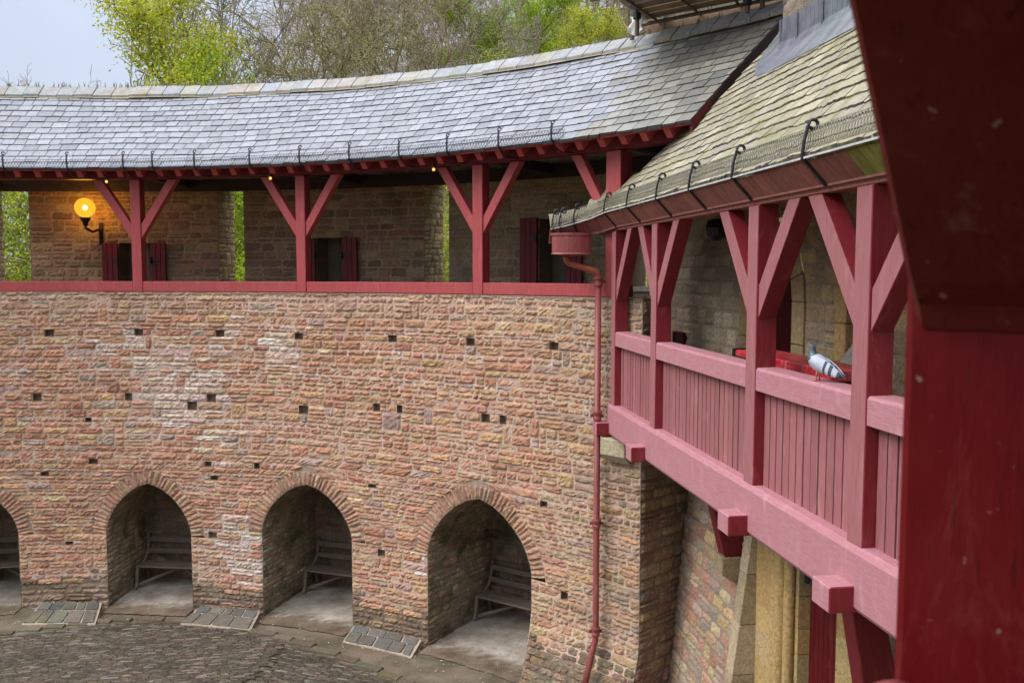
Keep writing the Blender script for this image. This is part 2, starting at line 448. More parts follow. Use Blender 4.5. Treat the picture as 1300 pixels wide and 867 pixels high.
# ================================================================== ground, yard and terrain
def build_terrain():
    radii = [0, 6, 11, 13.5, 15, 16.5, 18, 20, 23, 27, 32, 38, 45, 53, 62, 75, 95, 130, 200, 400, 900]
    na = 144
    def hgt(a, r):
        if r < 16.4: return -.17
        x = CX + r * math.sin(a); y = CY + r * math.cos(a)
        t = math.atan2(x, max(y, .01)) if y > 0 else (1.5 if x > 0 else -1.5)
        k = 1 / (1 + math.exp(-(t + .27) * 11))            # hillside rises towards the right
        far = max(0, min(1, (r - 18) / 45)); far = far * far * (3 - 2 * far)
        z = -.6 + far * lerp(3.5, 25, k)
        z += .5 * math.sin(x * .23 + 1) * math.cos(y * .19) * min(1, (r - 16) / 10)
        return z
    mb = MB()
    V = [(CX, CY, -.17)]
    for r in radii[1:]:
        for k in range(na):
            a = 2 * math.pi * k / na
            V.append((CX + r * math.sin(a), CY + r * math.cos(a), hgt(a, r)))
    F = [(0, 1 + (k + 1) % na, 1 + k) for k in range(na)]
    for i in range(len(radii) - 2):
        for k in range(na):
            a = 1 + i * na + k; b = 1 + i * na + (k + 1) % na
            F.append((a, b, b + na, a + na))
    mb.add(V, F); mb.smooth = True
    o = mb.build('terrain', M['terrain'], fix=True); structure(o)
    return hgt
HGT = build_terrain()
def ground_z(x, y):
    return HGT(math.atan2(x - CX, y - CY), math.hypot(x - CX, y - CY))

def yard_r(phi):      # the outer edge of the cobbles: straight runs with a gentle fall
    pts = [(-30, 11.6), (-4, 11.80), (-.9, 12.03), (3, 12.32), (7, 12.5), (12, 12.45), (16.7, 12.31), (24.2, 11.98), (31, 11.73), (60, 11.2)]
    for (a, ra), (b, rb) in zip(pts, pts[1:]):
        if a <= phi <= b: return lerp(ra, rb, (phi - a) / (b - a))
    return pts[0][1] if phi < -30 else pts[-1][1]

def build_yard():
    rng = random.Random(5)
    # paved ring between the cobbles and the wall
    mb = MB(); V = []; rs = [0, .12, .25, .4, .55, .7, .85, 1.0]
    phis = [i * .75 - 16 for i in range(96)]
    for ph in phis:
        for t in rs:
            r = lerp(yard_r(ph) - .06, 13.6, t); V.append(CP(ph, r, -.115 + .03 * t + rng.uniform(-.004, .004)))
    n = len(rs)
    mb.add(V, [(i * n + j, i * n + j + 1, (i + 1) * n + j + 1, (i + 1) * n + j) for i in range(len(phis) - 1) for j in range(n - 1)])
    mb.smooth = True
    structure(mb.build('path', M['dirt'], fix=True))
    # kerb stones along the edge of the cobbles
    mb = MB(); ph = -14.0
    while ph < 54:
        L = rng.uniform(.25, .55); dp = math.degrees(L / 12.2)
        r0 = yard_r(ph + dp / 2)
        h = rng.uniform(-.088, -.080)
        P = [CP(ph + .05, r0 + .01, -.2), CP(ph + .05, r0 + .17, -.2), CP(ph + dp - .05, r0 + .17, -.2), CP(ph + dp - .05, r0 + .01, -.2)]
        T = [CP(ph + .08, r0 + .02, h), CP(ph + .08, r0 + .16, h + .012), CP(ph + dp - .08, r0 + .16, h + .012), CP(ph + dp - .08, r0 + .02, h)]
        mb.box8(P + T, jit(rng, (.17, .14, .095), .22)); ph += dp
    structure(mb.build('kerb', M['kerb'], fix=True))
    # cobbles laid in sectors
    mb = MB()
    def sector(ang0, x0, y0, x1, y1, test, seed):
        rg = random.Random(seed); ca, sa = math.cos(ang0), math.sin(ang0)
        v = y0
        while v < y1:
            h = rg.uniform(.034, .052); u = x0 + rg.uniform(0, .1)
            while u < x1:
                wd = rg.uniform(.10, .30)
                X = u * ca - v * sa; Y = u * sa + v * ca
                ph, r = phi_of(X, Y)
                if r < yard_r(ph) - .05 and test(X, Y):
                    shade = rg.choice([(.118, .095, .071), (.108, .087, .065), (.132, .108, .082), (.096, .078, .058), (.20, .17, .135)])
                    def mp(uu, vv, d, ca=ca, sa=sa): return (uu * ca - vv * sa, uu * sa + vv * ca, -.10 + d)
                    g = .006; V = []
                    for j in range(4):
                        for i in range(4):
                            ed = i in (0, 3) or j in (0, 3)
                            uu = lerp(u + g, u + wd - g, i / 3) + rg.uniform(-.006, .006); vv = lerp(v + g * .7, v + h - g * .7, j / 3) + rg.uniform(-.004, .004)
                            V.append(mp(uu, vv, -.009 if ed else rg.uniform(-.003, .003)))
                    mb.add(V, [(j * 4 + i, j * 4 + i + 1, j * 4 + i + 5, j * 4 + i + 4) for j in range(3) for i in range(3)], jit(rg, shade, .25))
                u += wd
            v += h
    # two channels cut the yard into three fields
    def side(p, q): return lambda x, y: (q[0] - p[0]) * (y - p[1]) - (q[1] - p[1]) * (x - p[0])
    l1 = side((-4.15, 12.2), (-3.75, 14.5)); l2 = side((-5.6, 12.2), (-5.55, 14.9))
    sector(R_(9), -10.5, 12.0, 1.0, 17.5, lambda x, y: y > 11.0 and l1(x, y) > .07, 1)
    sector(R_(-21), -11.5, 8.6, 2.5, 15.5, lambda x, y: y > 11.0 and l1(x, y) < -.03, 3)
    o = mb.build('cobbled_yard', M['cobble'], smooth=True); structure(o)
    mb = MB(); V = []
    for ph in range(-16, 56, 2):
        V.append(CP(ph, 6.5, -.135)); V.append(CP(ph, yard_r(ph) + .05, -.135))
    n = len(V) // 2
    mb.add(V, [(2 * i, 2 * i + 1, 2 * i + 3, 2 * i + 2) for i in range(n - 1)])
    structure(mb.build('yard_bed', ground_mat('wet soil between cobbles', (.075, .06, .045), (.05, .045, .03), 2, 60), fix=True))
build_yard()

# ================================================================== the round curtain wall
S = RW * math.pi / 180        # metres of wall per degree
def U(phi): return phi * S
# niches: centre angle, half width, springing, apex, back radius
NICHE = [(-8.55, .80, 1.27, 2.15, 14.55), (5.45, .80, 1.27, 2.22, 14.45), (19.05, .89, 1.45, 2.36, 14.75), (34.05, 1.00, 1.45, 2.50, 14.80)]
PROF = [(1, 0), (.975, .15), (.91, .32), (.80, .50), (.645, .665), (.46, .815), (.24, .935), (0, 1)]
def arch_half(a, spr, apex, v, off=0.0):
    """half width of the (offset) pointed arch at height v; negative when above it"""
    if v <= spr: return a
    A = a + off; Hh = apex - spr + off
    t = (v - spr) / Hh
    if t >= 1: return -1
    for (x0, y0), (x1, y1) in zip(PROF, PROF[1:]):
        if y0 <= t <= y1: return A * lerp(x0, x1, (t - y0) / (y1 - y0))
    return -1
RING = .27
def wall_excl(v):
    L = []
    for (pc, a, spr, ap, rb) in NICHE:
        h = arch_half(a, spr, ap, v, RING) if v > spr else a
        if v < ap + RING: L.append((U(pc) - max(h, 0), U(pc) + max(h, 0)))
    return L
TOPH = [(-2.0, 4.96), (5.13, 4.96), (11.9, 4.96), (18.65, 4.96), (26.75, 4.96), (33.4, 4.96), (40.25, 4.96)]
LOWH = [(-3.13, 3.80), (4.12, 3.80), (.82, 3.41), (1.06, 2.62), (-2.79, 2.36), (11.02, 3.83), (9.39, 3.59), (10.6, 2.61), (11.1, 2.38),
        (14.79, 2.60), (18.94, 3.69), (25.32, 3.77), (27.3, 3.73), (34.64, 3.73), (36.1, 3.82), (24.83, 2.46), (39.47, 2.61), (25.58, 1.29),
        (10.84, 1.34), (-1.07, 1.10), (41.16, 1.31)]
HOLES = [(U(p), z, .165) for p, z in TOPH] + [(U(p), z, random.Random(int(p * 100)).uniform(.11, .19)) for p, z in LOWH]
PALE = [(8.0, 4.15, .75), (10.0, 3.75, .7), (8.6, 3.5, .5), (11.5, 3.0, .5), (13.6, .95, .55), (12.5, 1.3, .4), (3.5, 4.6, .5), (12.3, 4.9, .45), (17.5, 4.7, .4), (29, 1.2, .3)]
def wall_pal(u, v, rng):
    phi = u / S; t = rng.random()
    if t < .36: c = (.56, .29, .183)
    elif t < .66: c = (.57, .328, .218)
    elif t < .82: c = (.58, .362, .203)
    elif t < .90: c = (.47, .225, .15)
    elif t < .965: c = (.46, .33, .285)
    else: c = (.66, .47, .28)
    for (pp, zz, rr) in PALE:
        d = math.hypot((phi - pp) * S, v - zz)
        if d < rr and rng.random() < .8 * (1 - d / rr) + .2:
            k = rng.uniform(.45, .95); c = tuple(lerp(x, y, k) for x, y in zip(c, (.76, .66, .58)))
    if phi > 38:                               # yellower, greyer stone towards the corner
        k = min(1, (phi - 38) / 5) * rng.uniform(.35, 1)
        c = tuple(lerp(x, y, k) for x, y in zip(c, rng.choice([(.45, .33, .20), (.40, .30, .22), (.36, .29, .235), (.48, .31, .16)])))
    if v > 5.3:
        c = tuple(lerp(x, y, .35) for x, y in zip(c, (.50, .40, .31)))
    damp = .42 + .12 * math.sin(phi * .9) + rng.uniform(-.1, .1)
    if phi > 37: damp += .25
    if v < damp:
        k = rng.uniform(.55, .95); c = tuple(lerp(x, y, k) for x, y in zip(c, rng.choice([(.13, .115, .075), (.17, .15, .10), (.11, .095, .075)])))
    return jit(rng, c, .15)
def wall_mortar(u, v):
    phi = u / S
    if v < .45: return (.17, .15, .11)
    for (pp, zz, rr) in PALE:
        if math.hypot((phi - pp) * S, v - zz) < rr: return (.66, .58, .52)
    return (.66, .495, .388)
def wall_mp(u, v, d):
    phi = u / S; r = RW - d
    if phi > 37.6 and v < .95:
        k = min(1, (phi - 37.6) / 1.2); f_ = max(0, (.95 - v) / .95); r -= k * .36 * f_ * (.35 + .65 * f_)
    return CP(phi, r, v)

cw = thing('curtain_wall', 'curved rubble sandstone courtyard wall with pointed niches and small square holes', 'wall', CP(12, RW, -.1))
PH_A, PH_B = -14.0, 47.05
mb = MB()
masonry(mb, wall_mp, U(PH_A), U(PH_B), -.15, SILL - .01, random.Random(11), wall_pal, rh=(.055, .15), lw=(.12, .52), excl=wall_excl,
        fixed=(4.88, 5.04, .45, 1.27, 1.45), holes=HOLES, edge_mortar=wall_mortar, gap=.009, wob=.012, split=.22, jump=.05, prot=(0, .024), rough=.012, cell=.048)
mb.build('rubble_face', M['stone'], cw)
# top of the wall, its walkway slab
mb = MB(); V = []
for i in range(48):
    ph = lerp(PH_A, PH_B - .1, i / 47)
    V += [CP(ph, RW - .01, SILL - .02), CP(ph, RW + .45, SILL - .02), CP(ph, RW + .45, 4.9), CP(ph, 15.4, 4.9)]
mb.add(V, [(4 * i + j, 4 * i + j + 1, 4 * i + j + 5, 4 * i + j + 4) for i in range(47) for j in range(3)])
mb.build('walkway', plain_mat('walkway stone', (.22, .17, .13), .9), cw, fix=True)

def niche_path(a, spr, apex, n_up=8):
    """points (x, z) of the intrados from left foot over the apex to the right foot"""
    L = [(-a, -.15 + (spr + .15) * i / n_up) for i in range(n_up)]
    L += [(-a * x, spr + (apex - spr) * y) for x, y in PROF]
    return L + [(-x, z) for x, z in reversed(L[:-1])]

for ni, (pc, a, spr, ap, rb) in enumerate(NICHE):
    rng = random.Random(40 + ni)
    # ring of thin voussoirs
    mb = MB()
    pin = [(x, z) for x, z in niche_path(a, spr, ap) if z >= spr - 1e-6]
    arc = [0]
    for p, q in zip(pin, pin[1:]): arc.append(arc[-1] + math.dist(p, q))
    def at(sv, off):
        sv = max(0, min(arc[-1], sv))
        k = max(i for i in range(len(arc)) if arc[i] <= sv + 1e-9); k = min(k, len(arc) - 2)
        f_ = (sv - arc[k]) / (arc[k + 1] - arc[k])
        x = lerp(pin[k][0], pin[k + 1][0], f_); z = lerp(pin[k][1], pin[k + 1][1], f_)
        s0 = max(0, sv - .12); s1 = min(arc[-1], sv + .12)
        def raw(q):
            kk = min(max(i for i in range(len(arc)) if arc[i] <= q + 1e-9), len(arc) - 2); g_ = (q - arc[kk]) / (arc[kk + 1] - arc[kk])
            return lerp(pin[kk][0], pin[kk + 1][0], g_), lerp(pin[kk][1], pin[kk + 1][1], g_)
        A, B = raw(s0), raw(s1); tx, tz = B[0] - A[0], B[1] - A[1]; L = math.hypot(tx, tz)
        return x - tz / L * off, z + tx / L * off
    sv = 0
    V = []; nseg = 40
    for i in range(nseg + 1):
        for off in (-.0, RING + .05):
            x, z = at(arc[-1] * i / nseg, off); V.append(CP(pc + x / S, RW + .010, z))
    mb.add(V, [(2 * i, 2 * i + 1, 2 * i + 3, 2 * i + 2) for i in range(nseg)], (.42, .33, .27))
    while sv < arc[-1] - .03:
        wd = rng.uniform(.05, .09); wd = min(wd, arc[-1] - sv)
        oh = RING + rng.uniform(-.04, .05)
        def mpv(u, v, d):            # u along the arc, v outwards
            x, z = at(u, v); return CP(pc + x / S, RW - d, z)
        t = rng.random()
        c = (.52, .28, .19) if t < .55 else (.54, .33, .21) if t < .85 else (.58, .40, .26)
        # inverted order keeps the face towards the yard
        stone(mb, mpv, sv, sv + wd, sv, sv + wd, .0, oh, rng, jit(rng, c, .18), .014, (.006, .020), .009, .05)
        sv += wd
    mb.build('arch_ring', M['stone'], cw, fix=False)
    # lining: jambs and vault, courses run along the depth
    mb = MB()
    path = niche_path(a, spr, ap)
    lin = [0]
    for p, q in zip(path, path[1:]): lin.append(lin[-1] + math.dist(p, q))
    def mpl(u, v, d):
        v = max(0, min(lin[-1], v)); k = min(max(i for i in range(len(lin)) if lin[i] <= v + 1e-9), len(lin) - 2)
        f_ = (v - lin[k]) / (lin[k + 1] - lin[k]); x = lerp(path[k][0], path[k + 1][0], f_); z = lerp(path[k][1], path[k + 1][1], f_)
        tx, tz = path[k + 1][0] - path[k][0], path[k + 1][1] - path[k][1]; L = math.hypot(tx, tz)
        x += tz / L * d; z -= tx / L * d
        wide = 1 + .0 * u
        return CP(pc + x * wide / S * (RW / (RW + u)), RW + u, z)
    def npal(u, v, rg):
        h = min(v, lin[-1] - v)
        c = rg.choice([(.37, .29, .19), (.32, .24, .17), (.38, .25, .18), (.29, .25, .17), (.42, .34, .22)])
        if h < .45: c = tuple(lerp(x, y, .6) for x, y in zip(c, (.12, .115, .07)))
        return jit(rg, c, .2)
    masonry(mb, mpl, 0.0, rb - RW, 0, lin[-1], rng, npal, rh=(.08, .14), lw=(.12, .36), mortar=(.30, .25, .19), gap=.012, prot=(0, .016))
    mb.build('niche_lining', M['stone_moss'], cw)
    # back wall
    mb = MB()
    def mpb(u, v, d): return CP(pc + u / rb * 180 / math.pi, rb - d, v)
    slit = (lambda v: [(.30, .44)] if .75 < v < 1.75 else []) if ni == 0 else None
    Wb = a + .04
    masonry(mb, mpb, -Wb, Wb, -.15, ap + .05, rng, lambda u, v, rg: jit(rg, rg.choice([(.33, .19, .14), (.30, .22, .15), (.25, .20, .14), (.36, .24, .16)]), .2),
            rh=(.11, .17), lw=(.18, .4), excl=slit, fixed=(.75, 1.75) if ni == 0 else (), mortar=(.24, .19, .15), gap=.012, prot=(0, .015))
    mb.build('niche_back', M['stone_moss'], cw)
    # trodden floor
    mb = MB(); V = []; nu = 24; nv = 30
    for i in range(nu + 1):
        for j in range(nv + 1):
            x = lerp(-a - .0, a + .0, i / nu); r = lerp(12.72, rb, j / nv)
            edge = rng.uniform(-.02, .02) if j == 0 else 0
            z = -.084 if j == 0 else lerp(-.08, -.03, j / nv) + rng.uniform(-.006, .006)
            V.append(CP(pc + x / S, r + edge, z))
    CV = []
    for i in range(nu + 1):
        for j in range(nv + 1):
            k = max(0, min(1, (j / nv * (rb - 12.72) - .32 + rng.uniform(-.12, .12)) / .25)); CV.append(tuple(lerp(a_, 1.15, k) for a_ in (.50, .42, .36)))
    mb.add(V, [(i * (nv + 1) + j, (i + 1) * (nv + 1) + j, (i + 1) * (nv + 1) + j + 1, i * (nv + 1) + j + 1) for i in range(nu) for j in range(nv)])
    mb.c = CV
    mb.build('niche_floor', M['niche_floor'], cw, smooth=True, fix=True)

# return face of the wall end, below the timber gallery
rc = Vector(CP(PH_B, RW, 0)); rd = Vector((math.sin(R_(PH_B)), math.cos(R_(PH_B)), 0)); rn = Vector((rd.y, -rd.x, 0))
mb = MB()
def mpr(u, v, d):
    f_ = max(0, (.95 - v) / .95); fl = .36 * f_ * (.35 + .65 * f_) * max(0, 1 - u / 1.0)
    p = rc + rd * (u - fl) + rn * (d + .0); return (p.x, p.y, v)
masonry(mb, mpr, 0.0, 1.9, -.15, 3.96, random.Random(71), lambda u, v, rg: jit(rg, rg.choice([(.33, .25, .15), (.30, .21, .14), (.36, .25, .14), (.28, .17, .13), (.25, .21, .16)]), .2),
        rh=(.12, .2), lw=(.18, .5), mortar=(.22, .17, .13), gap=.012, prot=(.004, .03))
masonry(mb, mpr, 0.0, .46, 3.98, SILL - .03, random.Random(72), lambda u, v, rg: jit(rg, (.34, .26, .17), .2), rh=(.12, .2), lw=(.18, .3), mortar=(.3, .25, .19))
mb.build('return_face', M['stone'], cw)

# sloping slate plinths between the niches
PL_LAB = ['broad sloping slate plinth with grey slabs at the wall foot, left of the darkest niche',
          'short sloping slate plinth with a pale pink mortar edge between two benched niches',
          'sloping plinth with three blue grey slate slabs beside the largest niche']
for pi, (p0, p1, q0, q1, rin, rout) in enumerate([(-3.3, 1.55, -3.4, 2.6, 12.92, 12.22), (9.8, 15.0, 9.4, 15.6, 12.93, 12.40), (23.3, 29.3, 23.5, 29.7, 12.93, 12.52)]):
    rng = random.Random(90 + pi)
    t = thing('stone_plinth', PL_LAB[pi], 'plinth', CP((p0 + p1) / 2, 12.6, -.1), 'slate plinths at the wall foot')
    mb = MB(); zt, zb = .035, -.088
    def pp(fu, fv, h=0):
        ph = lerp(lerp(q0, p0, fv), lerp(q1, p1, fv), fu); return CP(ph, lerp(rout, rin, fv), lerp(zb, zt, fv) + h)
    n = 14
    V = [pp(i / n, j / 3) for i in range(n + 1) for j in range(4)]
    V2 = [(x, y, -.2) for x, y, z in V]
    mb.add(V, [(i * 4 + j, i * 4 + j + 1, i * 4 + j + 5, i * 4 + j + 4) for i in range(n) for j in range(3)], (.50, .42, .33))
    for side_ in (0, n):
        mb.add([V[side_ * 4], V[side_ * 4 + 3], V2[side_ * 4 + 3], V2[side_ * 4]], [(0, 1, 2, 3)], (.42, .35, .27))
    for i in range(n):
        mb.add([V[i * 4], V[i * 4 + 4], V2[i * 4 + 4], V2[i * 4]], [(0, 1, 2, 3)], (.45, .36, .28) if pi != 1 else (.62, .47, .38))
    mb.build('mortar_bed', masonry_mat('plinth mortar', stain_amt=.4), t, fix=True)
    mb = MB()
    for (v0, v1) in ((.06, .6), (.64, .97)):
        f_ = .02
        while f_ < .97:
            L = rng.uniform(.14, .26); f2 = min(.98, f_ + L)
            if .98 - f2 < .10: f2 = .98
            k = rng.uniform(-.015, .015); h = .022
            g1, g2 = rng.uniform(-.008, .008), rng.uniform(-.03, .03); q = [pp(f_ + k, v0 + g2 * .5, 0), pp(f2 - .022 + k * .5, v0 - g2 * .5, 0), pp(f2 - .022 + g1, v1 - .02 + g2, 0), pp(f_, v1 - .02, 0)]
            T = [(x, y, z + h + rng.uniform(-.004, .004)) for x, y, z in q]
            mb.box8(q + T, jit(rng, rng.choice([(.105, .108, .105), (.115, .11, .10), (.14, .12, .098), (.085, .09, .092), (.11, .095, .08)]), .2)); f_ = f2
    mb.build('slate_slab', M['slate_moss'] if pi == 0 else slate_mat('blue grey slab', .55, (.10, .10, .07)), t, bevel=.004, fix=True)

# dry leaves and grit blown against the kerb and into the niches
mb = MB(); rng = random.Random(88)
for k in range(420):
    ph = rng.uniform(-6, 42); r = 12.2 + rng.random() ** 1.5 * 1.3 if rng.random() < .8 else rng.uniform(13, 14.2)
    if r > 12.95 and not any(abs(ph - nc[0]) * S < nc[1] - .08 for nc in NICHE): continue
    if r < yard_r(ph): continue
    x, y, _ = CP(ph, r, 0); z = -.115 + .03 * min(1, (r - 12.2) / 1.2) + .03 if r < 12.72 else lerp(-.08, -.03, (r - 12.72) / 1.9) + .012
    a_ = rng.uniform(0, 6.28); l_ = rng.uniform(.010, .028); c_, s_ = math.cos(a_) * l_, math.sin(a_) * l_
    mb.add([(x - c_, y - s_, z), (x + s_ * .5, y - c_ * .5, z + .006), (x + c_, y + s_, z + .002), (x - s_ * .5, y + c_ * .5, z + .008)], [(0, 1, 2, 3)], jit(rng, rng.choice([(.30, .20, .10), (.42, .33, .18), (.20, .15, .09), (.50, .45, .36)]), .2))
fl = mb.build('leaves', plain_mat('dry leaves', (1, 1, 1), .9), None); fl['kind'] = 'stuff'; tag(fl, 'scattered dry leaves and grit on the paving by the niches', 'leaves')

# ================================================================== benches in the niches
def bench_parts(L=1.45):
    """bench along local x, back at +y; returns list of (name, MB)"""
    parts = []
    mb = MB(); mb.beam((0, -.16, .43), (L, -.16, .43), .17, .03); mb.beam((0, .03, .43), (L, .03, .43), .17, .03); parts.append(('seat', mb))
    for z, y in ((.62, .19), (.83, .235)):
        mb = MB(); mb.beam((.01, y, z), (L - .01, y, z), .022, .10, up=(0, -.2, 1)); parts.append(('back_slat', mb))
    for x in (.02, L - .02):
        mb = MB()
        pts = [(x, .27, .93), (x, .255, .80), (x, .215, .64), (x, .13, .50), (x, -.02, .43)]
        for p, q in zip(pts, pts[1:]): mb.beam(p, q, .04, .05, up=(1, 0, 0))
        leg = [(x, -.01, .425), (x, -.20, .42), (x, -.235, .28), (x, -.25, .12), (x, -.30, .02)]
        for p, q in zip(leg, leg[1:]): mb.beam(p, q, .04, .055, up=(1, 0, 0))
        mb.beam((x, -.30, .02), (x, -.17, .045), .045, .05, up=(0, 0, 1))
        leg = [(x, .06, .46), (x, .16, .2), (x, .22, .0)]
        for p, q in zip(leg, leg[1:]): mb.beam(p, q, .04, .055, up=(1, 0, 0))
        parts.append(('end_frame', mb))
    mb = MB(); mb.beam((.03, -.19, .07), (L * .52, .12, .34), .035, .05); mb.beam((L - .03, -.19, .07), (L * .52, .12, .34), .035, .05)
    mb.beam((.02, .12, .33), (L - .02, .12, .33), .035, .06); parts.append(('stretcher', mb))
    return parts
BENCH_LAB = ['dark wooden bench cut by the frame edge, a sliver of daylight behind it',
             'dark wooden bench in the deep shaded niche, the second from the left frame edge',
             'dark wooden bench half hidden by the niche jamb, third niche from the frame edge',
             'weathered plank bench in the largest niche beside the red downpipe']
proto = None
for ni, (pc, a, spr, ap, rb) in enumerate(NICHE):
    ph = pc; r = rb - .36
    half = a - .12
    c = Vector(CP(pc, r, -.045)); tx = Vector((math.cos(R_(pc)), -math.sin(R_(pc)), 0))
    L0 = 1.45
    loc = c - tx * (.74, .74, .80, .96)[ni]
    b = thing('wooden_bench', BENCH_LAB[ni], 'bench', (0, 0, 0), 'benches in the wall niches')
    if proto is None:
        for nm, mb in bench_parts(L0): mb.build(nm, M['bench'], b, bevel=.004)
        proto = b
    else:
        for ch in list(proto.children):
            o = ch.copy(); COL.objects.link(o); o.parent = b
    b.location = loc; b.rotation_euler = (0, 0, -R_(pc))

# ================================================================== wall walk: back wall with embrasures, shutters, lamp
RB = 15.2
def UB(phi): return phi * RB * math.pi / 180
GAPS = [(-9.9, -7.0, 4.9), (7.25, 9.33, 4.9), (23.9, 25.9, 4.9), (39.2, 41.0, 5.74)]
LOOPS = [(-.5, 2.1, 6.60), (15.2, 17.4, 6.68), (33.0, 35.2, 6.93)]
pw = thing('parapet_wall', 'shaded stone back wall of the covered wall walk with narrow gaps and loopholes', 'wall', CP(15, RB, 5.0))
def par_excl(v):
    L = [(UB(a), UB(b)) for a, b, z in GAPS if v > z]
    L += [(UB(a), UB(b)) for a, b, zt in LOOPS if v < zt]
    return sorted(L)
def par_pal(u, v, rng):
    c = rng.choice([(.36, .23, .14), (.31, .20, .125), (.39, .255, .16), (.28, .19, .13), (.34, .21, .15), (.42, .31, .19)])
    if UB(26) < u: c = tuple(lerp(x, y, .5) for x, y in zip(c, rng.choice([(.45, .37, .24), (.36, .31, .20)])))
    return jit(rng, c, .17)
mb = MB()
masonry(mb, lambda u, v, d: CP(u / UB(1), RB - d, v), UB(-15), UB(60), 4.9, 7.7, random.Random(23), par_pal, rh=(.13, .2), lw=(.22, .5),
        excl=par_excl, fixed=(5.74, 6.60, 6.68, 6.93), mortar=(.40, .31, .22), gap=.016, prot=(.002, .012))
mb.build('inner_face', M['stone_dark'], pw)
mb = MB()
THK = .75
def solid(p0, p1, z0, z1):        # merlon body behind the inner face
    n = max(1, int((p1 - p0) / 3)); V = []
    for i in range(n + 1):
        ph = lerp(p0, p1, i / n)
        V += [CP(ph, RB + .025, z0), CP(ph, RB + THK, z0), CP(ph, RB + THK, z1), CP(ph, RB + .025, z1)]
    F = [(0, 1, 2, 3), tuple(4 * n + k for k in (3, 2, 1, 0))]
    for i in range(n):
        for k in range(4): F.append((4 * i + k, 4 * i + (k + 1) % 4, 4 * i + 4 + (k + 1) % 4, 4 * i + 4 + k))
    mb.add(V, F, (.26, .19, .13))
cuts = []
edges = [-15] + [x for g_ in GAPS for x in g_[:2]] + [60]
for i in range(0, len(edges), 2):
    a, b = edges[i] + .02, edges[i + 1] - .02
    inside = [l for l in LOOPS if a < l[0] < b]
    if inside:
        l = inside[0]
        solid(a, l[0] - .02, 4.5, 7.75); solid(l[1] + .02, b, 4.5, 7.75); solid(l[0] - .02, l[1] + .02, l[2] + .02, 7.75)
        m_ = (l[0] + l[1]) / 2
        # splayed back of the loophole with its thin slit
        for (pa, pb, qa, qb) in ((l[0], m_ - .18, l[0], m_ - .18), (m_ + .18, l[1], m_ + .18, l[1])):
            V = [CP(pa, RB + .45, 4.5), CP(pb, RB + .45, 4.5), CP(pb, RB + .45, l[2] + .03), CP(pa, RB + .45, l[2] + .03)]
            W2 = [CP(pa, RB + .7, 4.5), CP(pb, RB + .7, 4.5), CP(pb, RB + .7, l[2] + .03), CP(pa, RB + .7, l[2] + .03)]
            mb.add(V + W2, [(0, 1, 2, 3), (7, 6, 5, 4), (0, 4, 5, 1), (1, 5, 6, 2), (2, 6, 7, 3), (3, 7, 4, 0)], (.24, .21, .15))
    else: solid(a, b, 4.5, 7.75)
solid(GAPS[3][0] - .02, GAPS[3][1] + .02, 4.5, 5.70)
mb.build('core', M['stone_dark'], pw, fix=True)
# rough-hewn jambs of the embrasures, the side turned to the yard's middle
mb = MB(); rng = random.Random(31)
for (a, b, z) in GAPS[:3]:
    for ph, sgn in ((a, 1), (b, -1)):
        def mpj(u, v, d, ph=ph, sgn=sgn):
            x, y, zz = CP(ph, RB + u, v); t = Vector((math.cos(R_(ph)), -math.sin(R_(ph)))) * sgn
            return (x + t.x * (d + .006), y + t.y * (d + .006), v)
        masonry(mb, mpj, 0, THK, 4.9, 7.72, rng, lambda u, v, rg: jit(rg, rg.choice([(.62, .50, .31), (.56, .42, .27), (.66, .55, .36)]), .2), rh=(.1, .17), lw=(.15, .35),  # outside light on the reveals is put into these pale stone tones
                mortar=(.30, .25, .18), gap=.012, prot=(0, .018))
mb.build('embrasure_jamb', M['ashlar'], pw)
mb = MB(); V = [CP(39.0, RB - .06, 5.70), CP(39.0, RB + .3, 5.70), CP(41.3, RB + .3, 5.70), CP(41.3, RB - .06, 5.70)]
mb.box8(V + [(x, y, 5.775) for x, y, z in V], (1, 1, 1)); mb.build('window_sill', plain_mat('pale stone sill', (.48, .46, .42), .8), pw, bevel=.006, fix=True)

SH = [(-1.66, -.45, 6.60, 0, 'dark red loophole shutter just below the lit globe lamp'),
      (2.1, 3.22, 6.60, 1, 'narrow dark red shutter immediately right of the post nearest the globe lamp'),
      (14.35, 15.2, 6.67, 0, 'dark red shutter mostly hidden behind the second braced post'),
      (17.4, 18.6, 6.68, 1, 'dark red shutter standing alone to the right of the second braced post'),
      (31.67, 33.0, 6.95, 0, 'tall dark red shutter right of the third braced post'),
      (35.2, 36.4, 6.93, 1, 'tall dark red shutter partly behind the rainwater hopper')]
for (a, b, zt, hs, lab) in SH:
    t = thing('shutter', lab, 'shutter', CP((a + b) / 2, RB - .06, 5.3), 'red shutters of the loopholes')
    mb = MB()
    n = 3
    for k in range(n):
        p0, p1 = lerp(a, b, k / n) + .012, lerp(a, b, (k + 1) / n) - .012
        P = [CP(p0, RB - .095, 5.25), CP(p0, RB - .05, 5.25), CP(p1, RB - .05, 5.25), CP(p1, RB - .095, 5.25)]
        mb.box8(P + [(x, y, zt) for x, y, z in P], (1, 1, 1))
    mb.build('panel', M['red_dark'], t, bevel=.004, fix=True)
    for hz_ in (zt - .35,):
        mb = MB(); e_ = b if hs == 0 else a
        mb.tube([CP(e_, RB - .125, hz_ - .06), CP(e_, RB - .125, hz_ + .06)], .03, 8)
        q = lerp(a, b, .55)
        mb.beam(CP(e_, RB - .108, hz_), CP(q, RB - .108, hz_), .012, .045)
        mb.build('hinge', M['iron'], t)

